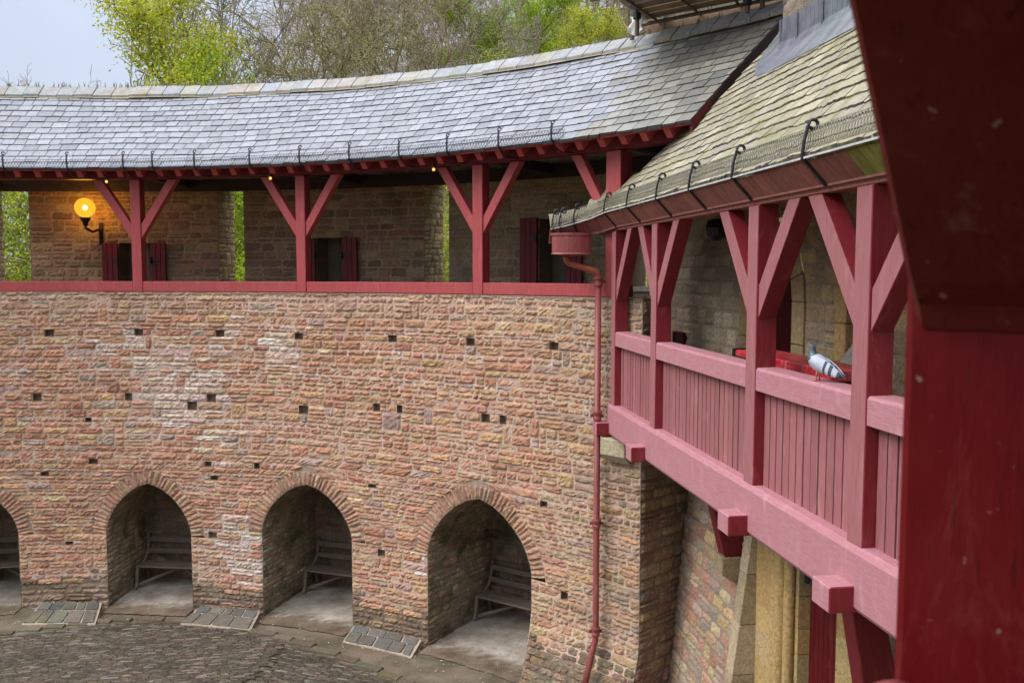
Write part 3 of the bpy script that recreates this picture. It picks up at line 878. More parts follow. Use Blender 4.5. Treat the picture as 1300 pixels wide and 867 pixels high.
# globe lamp
lp = thing('wall_lamp', 'lit amber globe lamp on a short iron wall bracket', 'lamp', CP(-2.1, RB - .05, 6.6))
def emit_mat(name, col, st, transp=0):
    m, nt, b = new_mat(name); nt.nodes.remove(b); o = nt.nodes['Material Output']
    e_ = nt.nodes.new('ShaderNodeEmission'); e_.inputs[0].default_value = (*col, 1); e_.inputs[1].default_value = st
    if transp:
        t = nt.nodes.new('ShaderNodeBsdfTransparent'); s_ = nt.nodes.new('ShaderNodeMixShader'); s_.inputs[0].default_value = transp
        t.inputs[0].default_value = (1, .75, .35, 1)
        nt.links.new(e_.outputs[0], s_.inputs[1]); nt.links.new(t.outputs[0], s_.inputs[2]); nt.links.new(s_.outputs[0], o.inputs[0])
    else: nt.links.new(e_.outputs[0], o.inputs[0])
    return m
gx, gy, gz = CP(-2.15, RB - .48, 7.27)
def sphere_prof(r, n=14): return [(max(.002, r * math.sin(math.pi * i / n)), -r * math.cos(math.pi * i / n)) for i in range(n + 1)]
mb = MB(); mb.lathe((gx, gy, gz), sphere_prof(.19), 28); mb.smooth = True
mb.build('globe', emit_mat('amber glass globe', (1.0, .42, .03), .95, .35), lp)
mb = MB(); mb.lathe((gx, gy, gz), sphere_prof(.045), 16); mb.smooth = True
mb.build('bulb', emit_mat('glowing bulb', (1.0, .72, .30), 30), lp)
ld = bpy.data.lights.new('lamp_light', 'POINT'); ld.energy = 42; ld.color = (1.0, .55, .12); ld.shadow_soft_size = .19
lo = bpy.data.objects.new('lamp_light', ld); COL.objects.link(lo); lo.parent = lp; lo.location = (gx - lp.location[0], gy - lp.location[1], gz - lp.location[2])
mb = MB(); mb.lathe((gx, gy, gz - .36), [(.03, 0), (.05, .03), (.055, .08), (.085, .12), (.10, .165), (.085, .175)], 16); mb.build('gallery_cup', M['iron'], lp, smooth=True)
mb = MB()
hx, hy, hz_ = CP(-1.75, RB - .03, 6.62)
mb.tube([(gx, gy, gz - .34), (gx, gy, gz - .40), CP(-2.0, RB - .25, gz - .46), CP(-1.75, RB - .10, gz - .40), CP(-1.75, RB - .08, gz - .45), CP(-1.75, RB - .07, 6.58)], .025, 8)
mb.beam(CP(-1.75, RB - .035, 6.55), CP(-1.75, RB - .035, 7.0), .07, .02, up=(0, -1, 0)); mb.build('bracket', M['iron'], lp)

# ================================================================== far covered gallery (posts, eaves, slate roof)
fg = thing('covered_gallery', 'red timber wall walk gallery with a curved wet slate roof', 'gallery', CP(18, RW, SILL))
def arc_beam(mb, p0, p1, r0, r1, z0, z1, step=1.5, col=(1, 1, 1)):
    n = max(1, int(abs(p1 - p0) / step)); V = []
    for i in range(n + 1):
        ph = lerp(p0, p1, i / n); V += [CP(ph, r0, z0), CP(ph, r1, z0), CP(ph, r1, z1), CP(ph, r0, z1)]
    F = [(0, 1, 2, 3), tuple(4 * n + k for k in (3, 2, 1, 0))]
    for i in range(n):
        for k in range(4): F.append((4 * i + k, 4 * i + (k + 1) % 4, 4 * i + 4 + (k + 1) % 4, 4 * i + 4 + k))
    mb.add(V, F, col)
POSTS = [(-9.3, .18), (5.15, .18), (18.95, .18), (34.0, .19), (44.75, .25)]
segs = [-15] + [x for p, wd in POSTS for x in (p - math.degrees(wd / 2 / RW), p + math.degrees(wd / 2 / RW))] + [45.6]
mb = MB()
for i in range(0, len(segs), 2):
    if segs[i + 1] > segs[i]: arc_beam(mb, segs[i], segs[i + 1], RW + .015, RW + .22, SILL, 5.85)
mb.build('sill_rail', M['red'], fg, bevel=.008, fix=True)
for (pc, wd) in POSTS:
    h = math.degrees(wd / 2 / RW); mb = MB()
    P = [CP(pc - h, RW + .008, SILL), CP(pc - h, RW + .008 + wd, SILL), CP(pc + h, RW + .008 + wd, SILL), CP(pc + h, RW + .008, SILL)]
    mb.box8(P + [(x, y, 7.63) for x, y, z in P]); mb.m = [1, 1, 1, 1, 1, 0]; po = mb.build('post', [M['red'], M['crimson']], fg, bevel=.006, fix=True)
    for sg in (-1, 1):
        if pc > 40 and sg > 0: continue
        mb = MB(); reach = .68 if pc < 40 else .62
        def pt(x, z, r): return CP(pc + math.degrees(sg * x / RW), r, z)
        prof = [(wd / 2, 6.62), (wd / 2, 6.86), (wd / 2 + reach - .2, 7.63), (wd / 2 + reach, 7.63), (wd / 2 + .05, 6.68)]
        prof = [(wd / 2, 6.60), (wd / 2, 6.85), (wd / 2 + reach - .17, 7.63), (wd / 2 + reach, 7.63)]
        V = [pt(x, z, RW + .025) for x, z in prof] + [pt(x, z, RW + .16) for x, z in prof]
        mb.add(V, [(0, 1, 2, 3), (7, 6, 5, 4)] + [(i, (i + 1) % 4, 4 + (i + 1) % 4, 4 + i) for i in range(4)])
        mb.build('brace', M['red'], po, bevel=.005, fix=True)
mb = MB(); arc_beam(mb, -15, 51.4, RW - .02, RW + .17, 7.64, 7.86)
mb.build('wall_plate', M['red_dark'], fg, bevel=.005, fix=True)  # dark paint stands in for the shade under the eaves
mb = MB(); arc_beam(mb, -15, 58, RB - .12, RB + .1, 7.62, 7.84)
mb.build('rear_plate', M['deck_dark'], fg, fix=True)
mb = MB(); arc_beam(mb, -15, 58, RB + .30, RB + .70, 7.755, 8.33)
mb.build('wall_head', M['stone_dark'], pw, fix=True)
# tie beams and ceiling boarding
PITCH = .85
def roof_z(r): return 7.80 + (r - 12.6) * PITCH if r <= 14.6 else 9.5 - (r - 14.6) * PITCH
mb = MB()
for pc, wd in POSTS:
    mb = MB(); mb.beam(CP(pc, RW + .18, 7.76), CP(pc, RB - .13, 7.76), .16, .16); mb.build('tie_beam', M['deck_dark'], fg)
mb = MB(); V = []; n = 46
for i in range(n + 1):
    ph = lerp(-15, 51.6, i / n)
    for r in (12.66, 13.6, 14.6, 15.5, 16.08):
        V.append(CP(ph, r, roof_z(r) - .045))
mb.add(V, [(i * 5 + j, i * 5 + j + 1, i * 5 + j + 6, i * 5 + j + 5) for i in range(n) for j in range(4)])
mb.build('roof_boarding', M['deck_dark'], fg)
ph = -14.6; rng = random.Random(8)
while ph < 51.3:
    mb = MB()
    a = Vector(CP(ph, 12.70, roof_z(12.70) - .192)); b = Vector(CP(ph, 14.55, roof_z(14.55) - .192))
    mb.beam(a, b, .10, .13); mb.build('rafter', M['red'], fg, bevel=.004); ph += 1.62 + rng.uniform(-.12, .12)
mb = MB(); arc_beam(mb, -15, 51.75, 12.62, 12.66, 7.745, 7.79)
mb.build('eaves_batten', M['red'], fg, fix=True)
mb = MB()      # verge board at the right-hand end, shade under the slates put into its colour
for k in range(6):
    r0, r1 = lerp(12.63, 14.6, k / 6), lerp(12.63, 14.6, (k + 1) / 6)
    V = [CP(51.62, r0, roof_z(r0) - .17), CP(51.62, r1, roof_z(r1) - .17), CP(51.62, r1, roof_z(r1) - .01), CP(51.62, r0, roof_z(r0) - .01)]
    W2 = [CP(51.80, r0, roof_z(r0) - .17), CP(51.80, r1, roof_z(r1) - .17), CP(51.80, r1, roof_z(r1) - .01), CP(51.80, r0, roof_z(r0) - .01)]
    mb.box8([V[0], V[1], W2[1], W2[0], V[3], V[2], W2[2], W2[3]], (.22, .3, .3) if k else (.6, .6, .6))
mb.build('verge_board', M['red_dark'], fg, fix=True)

def slates(mb, mp, u0, u1, v0, v1, rows, rng, pal, wl=(.19, .32), thick=.040, keep=None, ragged=.006, skew=.02, lift=.030, butt=.07, side=.006, nx=2):
    """courses of slates: v runs up the slope, u along the eaves, h is the height over the boarding"""
    dv = (v1 - v0) / rows
    for r in range(rows):
        f_ = r / rows; a = v0 + dv * r; top = min(a + dv * 2.0, v1 + dv * .4)
        u = u0 - rng.uniform(0, .2)
        while u < u1:
            wd = rng.uniform(*wl) * (1.0 - .22 * f_); ue = u + wd
            if ue > u0 and u < u1:
                A, B = max(u, u0) + side, min(ue, u1) - side
                if B - A > .02 and (keep is None or keep((A + B) / 2, a)):
                    j1, j2 = rng.uniform(-ragged, ragged), rng.uniform(-ragged, ragged)
                    th = thick * rng.uniform(.7, 1.35); l1 = lift + rng.uniform(-.004, .006)
                    sk = rng.uniform(-skew, skew) * .3
                    V = []
                    for k in range(nx + 1):
                        g_ = k / nx; uu = lerp(A, B, g_); jj = lerp(j1, j2, g_) + (rng.uniform(-ragged, ragged) if 0 < k < nx else 0)
                        V += [mp(uu, a + jj + .004, l1 - th), mp(uu, a + jj, l1), mp(uu + sk, top, .004)]
                    cc = pal((A + B) / 2, a, rng); dk = tuple(x * butt for x in cc)
                    F = []; W2 = []
                    for k in range(nx):
                        b = 3 * k; F += [(b + 1, b + 4, b + 5, b + 2)]
                    mb.add(V, F, cc)
                    F = [(3 * k, 3 * k + 3, 3 * k + 4, 3 * k + 1) for k in range(nx)] + [(0, 1, 2), (3 * nx + 2, 3 * nx + 1, 3 * nx)]
                    mb.add(V, F, dk)
            u = ue
mb = MB()
def far_mp(u, v, h):
    r = 12.58 + v / math.hypot(1, PITCH)
    ph = math.degrees(u / 13.6); sg = .012 * math.sin(u * 1.7) * math.sin(v * 2)
    return CP(ph, r, roof_z(r) + h + sg - .02)
Lr = (14.56 - 12.58) * math.hypot(1, PITCH)
def far_pal(u, v, rng):
    ph = math.degrees(u / 13.6)
    c = rng.choice([(.20, .212, .25), (.183, .195, .232), (.218, .23, .268), (.15, .16, .19), (.19, .197, .222)])
    lim = 43.9 + 1.1 * math.sin(v * 3.1) + rng.gauss(0, .9) - max(0, v - 1.8) * 2
    if ph > lim:
        c = rng.choice([(.15, .146, .125), (.17, .162, .13), (.125, .125, .113), (.19, .185, .16)])
        if v > 1.4 and ph > 46.5: c = tuple(x * .55 for x in c)
    k = 1 + rng.uniform(-.10, .10); return tuple(x * k for x in c)
slates(mb, far_mp, math.radians(-15) * 13.6, math.radians(51.85) * 13.6, 0, Lr, 14, random.Random(3), far_pal)
mb.build('slate_roof', M['slate'], fg, fix=False)
mb = MB(); V = []
for i in range(n + 1):
    ph = lerp(-15, 51.8, i / n)
    for r in (14.6, 15.5, 16.12): V.append(CP(ph, r, roof_z(r)))
mb.add(V, [(i * 3 + j, i * 3 + j + 1, i * 3 + j + 4, i * 3 + j + 3) for i in range(n) for j in range(2)], (.2, .2, .22))
mb.build('rear_slates', M['slate'], fg)
# ridge stones
mb = MB(); rng = random.Random(17); ph = -15
while ph < 51.4:
    d = rng.uniform(1.15, 1.45); z = 9.50 + rng.uniform(-.012, .012)
    c = jit(rng, rng.choice([(.265, .278, .30), (.25, .268, .295), (.28, .278, .27), (.285, .272, .255), (.235, .25, .275)]), .12)
    if ph > 43: c = tuple(x * .8 for x in c)
    prof = [(14.36, z - .175), (14.36, z - .135), (14.6, z + .065), (14.84, z - .135), (14.84, z - .175), (14.6, z + .02)]
    V = [CP(ph + .03, r, zz) for r, zz in prof] + [CP(ph + d - .03, r, zz + rng.uniform(-.006, .006)) for r, zz in prof]
    mb.add(V, [(i, (i + 1) % 6, 6 + (i + 1) % 6, 6 + i) for i in range(6)] + [(5, 4, 3, 2, 1, 0), (6, 7, 8, 9, 10, 11)], c)
    # bedding mortar with moss under the lower edge
    V = [CP(ph, 14.33, z - .20), CP(ph + d, 14.33, z - .20), CP(ph + d, 14.42, z - .13), CP(ph, 14.42, z - .13)]
    mb.add(V, [(0, 1, 2, 3)], jit(rng, rng.choice([(.26, .20, .10), (.30, .24, .14), (.20, .17, .07)]), .2))
    ph += d
mb.build('ridge_stones', M['ridge'], fg, fix=True)
# tufts of grass and dried moss rooted along the ridge joints
mb = MB(); rng = random.Random(19)
for k in range(260):
    ph = rng.uniform(-14, 49); x, y, z = CP(ph, 14.6 + rng.uniform(-.03, .03), 9.55)
    for q in range(2):
        dx, dy = rng.uniform(-.025, .025), rng.uniform(-.025, .025); hgt = rng.uniform(.04, .13)
        mb.add([(x - .010, y, z), (x + .010, y, z), (x + dx, y + dy, z + hgt)], [(0, 1, 2)], jit(rng, (.5, .5, .52), .4))
tb = mb.build('grass_tufts', plain_mat('dry ridge grass', (.42, .42, .40), .9), fg); tb['kind'] = 'stuff'

def guard(mb, path, wires, hwires, r=.0022):
    """woven wire guard: path(t, h) point; t in metres, zigzag wires plus level wires"""
    L, step, H = wires
    k = 0; t = 0
    while t < L:
        for (h0, h1, t0, t1) in ((0, H / 2, t, t + step / 2), (H / 2, H, t + step / 2, t), ):
            mb.beam(path(t0, h0), path(t1, h1), r * 2, r * 2, up=(1, .3, 0))
        for (h0, h1, t0, t1) in ((0, H / 2, t + step, t + step / 2), (H / 2, H, t + step / 2, t + step), ):
            mb.beam(path(t0, h0), path(t1, h1), r * 2, r * 2, up=(1, .3, 0))
        t += step
    m_ = max(2, int(L / .35))
    for h in hwires:
        for i in range(m_):
            mb.beam(path(L * i / m_, h), path(L * (i + 1) / m_, h), r * 2.4, r * 2.4)
mb = MB()
def far_path(t, h):
    ph = -14 + math.degrees(t / 12.56); r = 12.56 + h * .18; return CP(ph, r, 7.80 + h)
guard(mb, far_path, (R_(14 + 42.4) * 12.56, .05, .13), (0, .065, .13), .0024)
mb.build('snow_guard', M['wire_dark'], fg)
for x in (-11.5, -4.0, .9, 5.4, 7.8, 11.3, 16.0, 20.3, 24.6, 28.9, 33.0, 37.3, 41.6)[1:]:
    mb = MB()
    P = [CP(x + .25, 12.95, 7.655), CP(x + .12, 12.70, 7.655), CP(x + .05, 12.60, 7.72), CP(x, 12.55, 7.80), CP(x - .05, 12.56, 7.92), CP(x - .08, 12.585, 8.02)]
    for p, q in zip(P, P[1:]): mb.beam(p, q, .028, .012, up=(0, -.7, .7))
    cx_, cy_, cz_ = CP(x - .08, 12.60, 8.035)
    mb.tube([(cx_ + .025 * math.cos(a_), cy_ - .0, cz_ + .025 * math.sin(a_)) for a_ in [i * .9 for i in range(7)]], .010, 6)
    mb.build('guard_bracket', M['iron'], fg)

# small eaves spotlights
EL = [(3.45, 'tiny amber spotlight under the eaves above the globe lamp'), (17.1, 'tiny amber spotlight under the eaves beside the second post'), (31.1, 'tiny amber spotlight under the eaves beside the third post')]
for ph, lab in EL:
    t = thing('eaves_lamp', lab, 'lamp', CP(ph, 12.80, 7.62), 'small lamps under the eaves')
    mb = MB(); mb.lathe(CP(ph, 12.78, 7.60), [(.02, .06), (.03, .04), (.045, .0)], 12); mb.build('shade', M['iron'], t)
    mb = MB(); mb.lathe(CP(ph, 12.78, 7.575), sphere_prof(.024, 8), 10); mb.build('bulb', emit_mat('small warm bulb', (1, .50, .12), 1.0), t)

# ================================================================== keep: battered base, gallery-level wall, doors, turret above the roof
kp = thing('stone_keep', 'sandstone keep with battered base, yellow ashlar doorways and lead flashed turret', 'tower', G(4.5, 1.25, -.1))
def keep_w(z):                     # inward offset of the face
    return 1.26 if z > 3.3 else 1.26 - (3.3 - z) * .125
DOOR_S0, DOOR_S1 = sY(8.15), sY(9.07)      # lower door opening
mb = MB()
def mpk(u, v, d):
    return G(u, keep_w(v) - d, v)
def kpal(u, v, rng):
    return jit(rng, rng.choice([(.48, .30, .22), (.54, .38, .23), (.46, .32, .26), (.58, .42, .24), (.50, .27, .20), (.43, .35, .28), (.60, .47, .31)]), .16)
# stones run from far to near so that the face looks to the yard
def flip(f): return lambda u, v, d: f(-u, v, d)
masonry(mb, flip(mpk), -sY(13.2), -sY(9.95), -.15, 3.85, random.Random(51), lambda u, v, r: kpal(u, v, r), rh=(.12, .2), lw=(.16, .42), mortar=(.36, .29, .22), gap=.012, split=.3)
mb.build('battered_base', M['stone_keep'], kp); mb = MB()
masonry(mb, flip(lambda u, v, d: G(u, 1.27 - d, v)), -sY(7.7), -sY(4.4), -.15, 3.85, random.Random(52), kpal, rh=(.12, .2), lw=(.16, .42), mortar=(.36, .29, .22), gap=.012)
mb.build('plain_base', M['stone_keep'], kp)
# ashlar dressing of the lower doorway: sloping coping, moulded jamb, far jamb
mb = MB()
def gbox(s0, s1, w0, w1, z0, z1, col, m=None):
    P = [G(s0, w0, z0), G(s0, w1, z0), G(s1, w1, z0), G(s1, w0, z0)]
    (m or mb).box8(P + [(x, y, z1) for x, y, z in P], col)
rng = random.Random(53); mj2 = MB()
def ash(): return jit(rng, rng.choice([(.60, .42, .18), (.55, .37, .155), (.64, .47, .22), (.56, .42, .22)]), .12)
z = -.15
while z < 3.75:                      # coursed jamb blocks
    h = rng.uniform(.28, .42); z1 = min(z + h - .006, 3.8)
    purple = 1.95 < z < 2.25
    c1 = (.25, .17, .17) if purple else ash()
    gbox(sY(9.93), sY(9.55), 1.23, 1.9, z, z1, ash()); gbox(sY(9.546), sY(9.17), 1.23 if False else 1.25, 1.9, z, z1, c1)
    gbox(sY(9.166), sY(9.08), 1.33, 1.9, z, z1, ash())
    gbox(sY(8.14), sY(7.7), 1.25, 1.9, z, z1, ash(), mj2)
    z += h
mb.build('door_jamb', M['ashlar'], kp, bevel=.006, fix=True); mj2.build('door_jamb', M['ashlar'], kp, bevel=.006, fix=True)
mb = MB()
for (yy, ww, rr) in ((9.40, 1.22, .055), (9.30, 1.235, .075), (9.19, 1.28, .06)):
    mb.tube([G(sY(yy), ww, -.1), G(sY(yy), ww, 3.75)], rr, 12, (.62, .43, .19))
mb.build('moulded_shaft', M['ashlar'], kp, smooth=True)
mb = MB(); zz = [0.0, .7, 1.3, 1.9, 2.5, 3.1]
for z0, z1 in zip(zz, zz[1:]):
    w0, w1 = keep_w(z0) - .05, keep_w(z1) - .05
    b0 = sY(9.93); b1 = sY(10.13)
    P = [G(b0, w0, z0 + .004), G(b0, w0 + .5, z0 + .004), G(b1, w0 + .5, z0 + .004), G(b1, w0, z0 + .004)]
    T = [G(b0, w1, z1 - .004), G(b0, w1 + .5, z1 - .004), G(b1, w1 + .5, z1 - .004), G(b1, w1, z1 - .004)]
    mb.box8(P + T, jit(rng, (.52, .43, .28), .12))
mb.build('coping', M['ashlar'], kp, bevel=.006, fix=True)
# lower door
mb = MB()
for k in range(9):
    a, b = lerp(DOOR_S0, DOOR_S1, k / 9), lerp(DOOR_S0, DOOR_S1, (k + 1) / 9)
    gbox(a + .004, b - .004, 1.46, 1.52, -.1, 3.5, (1, 1, 1))
dr = mb.build('door', M['door'], kp, bevel=.004, fix=True)
mb = MB()
mb.beam(G(DOOR_S1 - .02, 1.43, 2.76), G(DOOR_S1 - .75, 1.43, 2.76), .02, .075); mb.tube([G(DOOR_S1, 1.42, 2.70), G(DOOR_S1, 1.42, 2.82)], .03, 8)
mb.beam(G(DOOR_S1 - .02, 1.43, 1.3), G(DOOR_S1 - .75, 1.43, 1.3), .02, .075); mb.build('hinge', M['iron'], dr)
# stone corbels under the gallery struts
for yy, dz in ((10.33, 0), (7.12, -.45)):
    mb = MB(); s0 = sY(yy)
    prof = [(a_, b_ + dz) for a_, b_ in [(1.4, 2.30), (1.02, 2.34), (.92, 2.42), (.92, 2.62), (1.4, 2.62)]]
    poly = [G(s0 - .13, a, b) for a, b in prof]; mb.prism(poly, GD * .26, (.40, .32, .19)); mb.build('corbel', M['ashlar'], kp, bevel=.01, fix=True)
mb = MB(); cpn = Vector((-math.sin(R_(45.4)), -math.cos(R_(45.4)), 0)); ctn = Vector((math.cos(R_(45.4)), -math.sin(R_(45.4)), 0))
base = Vector(CP(45.6, RW, 0))
prof = [(-.1, 3.42), (.10, 3.45), (.22, 3.56), (.22, 3.78), (-.1, 3.78)]
mb.prism([tuple(base + cpn * a + Vector((0, 0, b)) - ctn * .2) for a, b in prof], ctn * .42, (.52, .45, .31)); mb.build('corbel', M['ashlar'], cw, bevel=.01, fix=True)

# gallery-level wall of the keep with its pointed doorway
UD0, UD1, UDT = sY(9.23), sY(10.35), 6.35
def kup_excl(v):
    if v < 5.7: return [(-UD1 - .26, -UD0 + .26)]
    if v < UDT + .25:
        k = math.sqrt(max(0, 1 - ((v - 5.7) / (UDT + .25 - 5.7)) ** 2)); m_ = -(UD0 + UD1) / 2; hw = ((UD1 - UD0) / 2 + .26) * k
        return [(m_ - hw, m_ + hw)]
    return []
mb = MB()
def kupal(u, v, rng):
    y = 5 - u * .9898
    if y > 10.3: c = rng.choice([(.41, .33, .235), (.37, .28, .20), (.46, .38, .27), (.33, .24, .18), (.42, .32, .25)])
    else: c = rng.choice([(.47, .36, .20), (.41, .31, .18), (.43, .33, .22), (.37, .28, .17), (.52, .40, .22)])
    return jit(rng, c, .15)
masonry(mb, flip(lambda u, v, d: G(u, 1.27 - d, v)), -sY(14.2), -sY(4.0), 4.0, 8.1, random.Random(61), kupal, rh=(.15, .25), lw=(.2, .45), excl=kup_excl, fixed=(5.7,), mortar=(.33, .28, .21), gap=.014, prot=(.003, .014), rough=.007, split=.12)
mb.build('gallery_wall', M['stone_keep'], kp)
mb = MB(); rng = random.Random(62)
for sgn in (-1, 1):                # pointed arch ring and jambs
    m_ = (UD0 + UD1) / 2; hw = (UD1 - UD0) / 2
    pts = [(hw, 4.0), (hw, 4.4), (hw, 4.85), (hw, 5.25), (hw, 5.7), (hw * .93, 5.93), (hw * .74, 6.12), (hw * .42, 6.27), (0, UDT)]
    for i in range(len(pts) - 1):
        (x0, z0), (x1, z1) = pts[i], pts[i + 1]
        o0 = x0 + .27 if i < 4 else x0 * 1.32 + (.10 if x0 > .1 else 0); o1 = x1 + .27 if i + 1 <= 4 else x1 * 1.32 + (.10 if x1 > .1 else 0)
        if i >= 4: o0 = x0 + .27 * (.9 if i > 4 else 1)
        zo0 = z0 + (0 if i < 5 else .27 * (i - 4) / 4); zo1 = z1 + (0 if i + 1 < 5 else .27 * (i + 1 - 4) / 4)
        if i == 7: o1 = 0
        c = jit(rng, rng.choice([(.44, .31, .15), (.40, .29, .16), (.46, .35, .19)]), .12)
        q = [(x0, z0 + .004), (o0, zo0 + .004), (o1, zo1 - .004), (x1, z1 - .004)]
        mb.prism([G(m_ + sgn * x, 1.245, z) for x, z in q], GN * .32, c)
mb.build('door_arch', M['ashlar'], kp, bevel=.006, fix=True)
mb = MB(); gbox(UD0 - .02, UD1 + .02, 1.52, 1.58, 4.0, 6.4, (.55, .5, .5)); mb.build('door', M['door'], kp, fix=True)
# far chamfer buttress with ashlar quoin seen behind the pigeon
mb = MB()
for k in range(6): gbox(sY(7.95), sY(8.15), 1.15, 1.3, 4.1 + k * .36, 4.1 + k * .36 + .35, ash())
mb.prism([G(sY(7.72), 1.02, 5.08), G(sY(7.72), 1.27, 5.08), G(sY(7.72), 1.27, 5.42)], GD * .23, (.42, .41, .36))
mb.build('buttress', M['ashlar'], kp, bevel=.006, fix=True)
# turret above the gallery roof, rounded corner wrapped in lead
TC = [(sY(3.5), 1.285), (sY(9.35), 1.285), (sY(9.75), 1.33), (sY(10.15), 1.52), (sY(10.40), 1.85), (sY(10.55), 2.3), (sY(10.6), 3.4)]
tl = [0]
for p, q in zip(TC, TC[1:]): tl.append(tl[-1] + math.dist(p, q))
def mpt(u, v, d):
    u = max(0, min(tl[-1] - 1e-6, u)); k = max(i for i in range(len(tl)) if tl[i] <= u); k = min(k, len(tl) - 2)
    f_ = (u - tl[k]) / (tl[k + 1] - tl[k]); a = lerp(TC[k][0], TC[k + 1][0], f_); b = lerp(TC[k][1], TC[k + 1][1], f_)
    ts, tw = TC[k + 1][0] - TC[k][0], TC[k + 1][1] - TC[k][1]; L = math.hypot(ts, tw)
    return G(a + tw / L * d, b - ts / L * d, v)
def flipu(f, T): return lambda u, v, d: f(T - u, v, d)
mb = MB()
masonry(mb, flipu(mpt, tl[-1]), 0, tl[-1], 7.9, 11.5, random.Random(66), lambda u, v, r: jit(r, r.choice([(.30, .24, .18), (.36, .27, .17), (.27, .23, .19), (.33, .25, .20)]), .15),
        rh=(.22, .34), lw=(.3, .6), mortar=(.30, .26, .21), gap=.012, prot=(.002, .012), rough=.005)
mb.build('turret', M['stone_keep'], kp)

EAVE_W = -.166
RPITCH = 1.1
def rroof_z(u): return 6.79 + u * RPITCH
mb = MB()        # lead upstand round the turret and the dressed apron on the slates
nst = 74
def wz(u):       # inward offset -> roof height
    return 0
for i in range(nst):
    a0, a1 = tl[1] - 5.0 + (tl[-2] - tl[1] + 5.0) * i / nst, tl[1] - 5.0 + (tl[-2] - tl[1] + 5.0) * (i + 1) / nst
    a0 += .004
    def foot(a):
        p = Vector(mpt(a, 0, .02)); wv = (p - GO).dot(GN); return p, rroof_z(wv - EAVE_W)
    V = []
    for a in (a0, a1):
        p, zr = foot(a); pu = Vector(mpt(a, 0, .025)); po = Vector(mpt(a, 0, .30)); wo = (po - GO).dot(GN)
        pm = Vector(mpt(a, 0, .06))
        wm = (pm - GO).dot(GN)
        zt = zr + .34
        V += [(pu.x, pu.y, zt), (pu.x, pu.y, zr + .10), (pm.x, pm.y, rroof_z(wm - EAVE_W) + .06), (po.x, po.y, rroof_z(wo - EAVE_W) + .040)]
    mb.add(V, [(0, 1, 5, 4), (1, 2, 6, 5), (2, 3, 7, 6)], jit(random.Random(i // 6), (1, 1, 1), .12))
for i in range(0, nst, 6):          # standing seams
    a = tl[1] - 5.0 + (tl[-2] - tl[1] + 5.0) * i / nst
    p = Vector(mpt(a, 0, .035)); zr = rroof_z((p - GO).dot(GN) - EAVE_W)
    mb.tube([(p.x, p.y, zr + .34), (p.x, p.y, zr + .08)], .014, 6, (.8, .8, .8))
mb.build('lead_flashing', M['lead'], kp, fix=False)

# ================================================================== straight timber gallery on the right
tg = thing('timber_gallery', 'weathered pink red timber gallery jutting out with boarded panels and stone slate roof', 'gallery', G(3.5, .3, 3.8))
S_END = sY(12.02); S_NEAR = sY(2.6)
GP = [(11.94, .20), (10.17, .20), (7.48, .20), (5.78, .19), (4.0, .2)]     # far edge of each post and its width
mb = MB()
# ground beam with a weathered top ledge (chamfered)
prof = [(0.0, 3.80), (-.03, 3.84), (-.03, 4.19), (-.005, 4.235), (.2, 4.235), (.2, 3.80)]
mb.prism([G(S_NEAR, a, b) for a, b in prof], GD * (S_END - S_NEAR))
mb.build('ground_beam', M['pink_beam'], tg, bevel=.008, fix=True)
mb = MB(); gbox(S_NEAR, S_END, .21, 1.25, 3.98, 4.05, (1, 1, 1)); mb.build('floor_boards', M['deck_dark'], tg, fix=True)
for yy in (12.15, 10.47, 7.55, 5.86, 4.1):
    mb = MB(); s0 = sY(yy); gbox(s0 - .24, s0, -.20, 1.25, 3.80, 3.975, (1, 1, 1))
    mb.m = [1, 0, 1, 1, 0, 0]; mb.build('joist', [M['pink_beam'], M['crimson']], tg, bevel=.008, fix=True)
for yy, dz in ((10.44, 0), (7.24, -.45)):
    mb = MB(); s0 = sY(yy)
    mb.prism([G(s0 - .22, a, b) for a, b in ((.66, 3.795), (.92, 3.795), (1.22, 2.95 + dz), (1.22, 2.622 + dz), (.96, 2.622 + dz))], GD * .2)
    mb.build('strut', M['red_dark'], tg, bevel=.008, fix=True)
edges_s = []
for (yf, wd) in GP:
    s1 = sY(yf); s0 = s1 - wd; edges_s.append((s0, s1))
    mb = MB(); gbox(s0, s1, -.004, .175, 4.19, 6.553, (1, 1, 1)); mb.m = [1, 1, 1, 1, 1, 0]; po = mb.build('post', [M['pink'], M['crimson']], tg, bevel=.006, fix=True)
    for sg in (-1, 1):
        if yf > 11 and sg > 0: continue
        e0 = s1 if sg > 0 else s0
        reach = .70 if not (yf > 10 and yf < 11 and sg > 0) else .62
        zb = 5.62
        q = [(0, zb), (0, zb + .28), (reach - .2, 6.552), (reach, 6.552)]
        mb = MB(); mb.prism([G(e0 + sg * a, .012, b) for a, b in q], GN * .15); mb.m = [0] + [1] * 5; mb.build('brace', [M['pink'], M['crimson']], po, bevel=.005, fix=True)
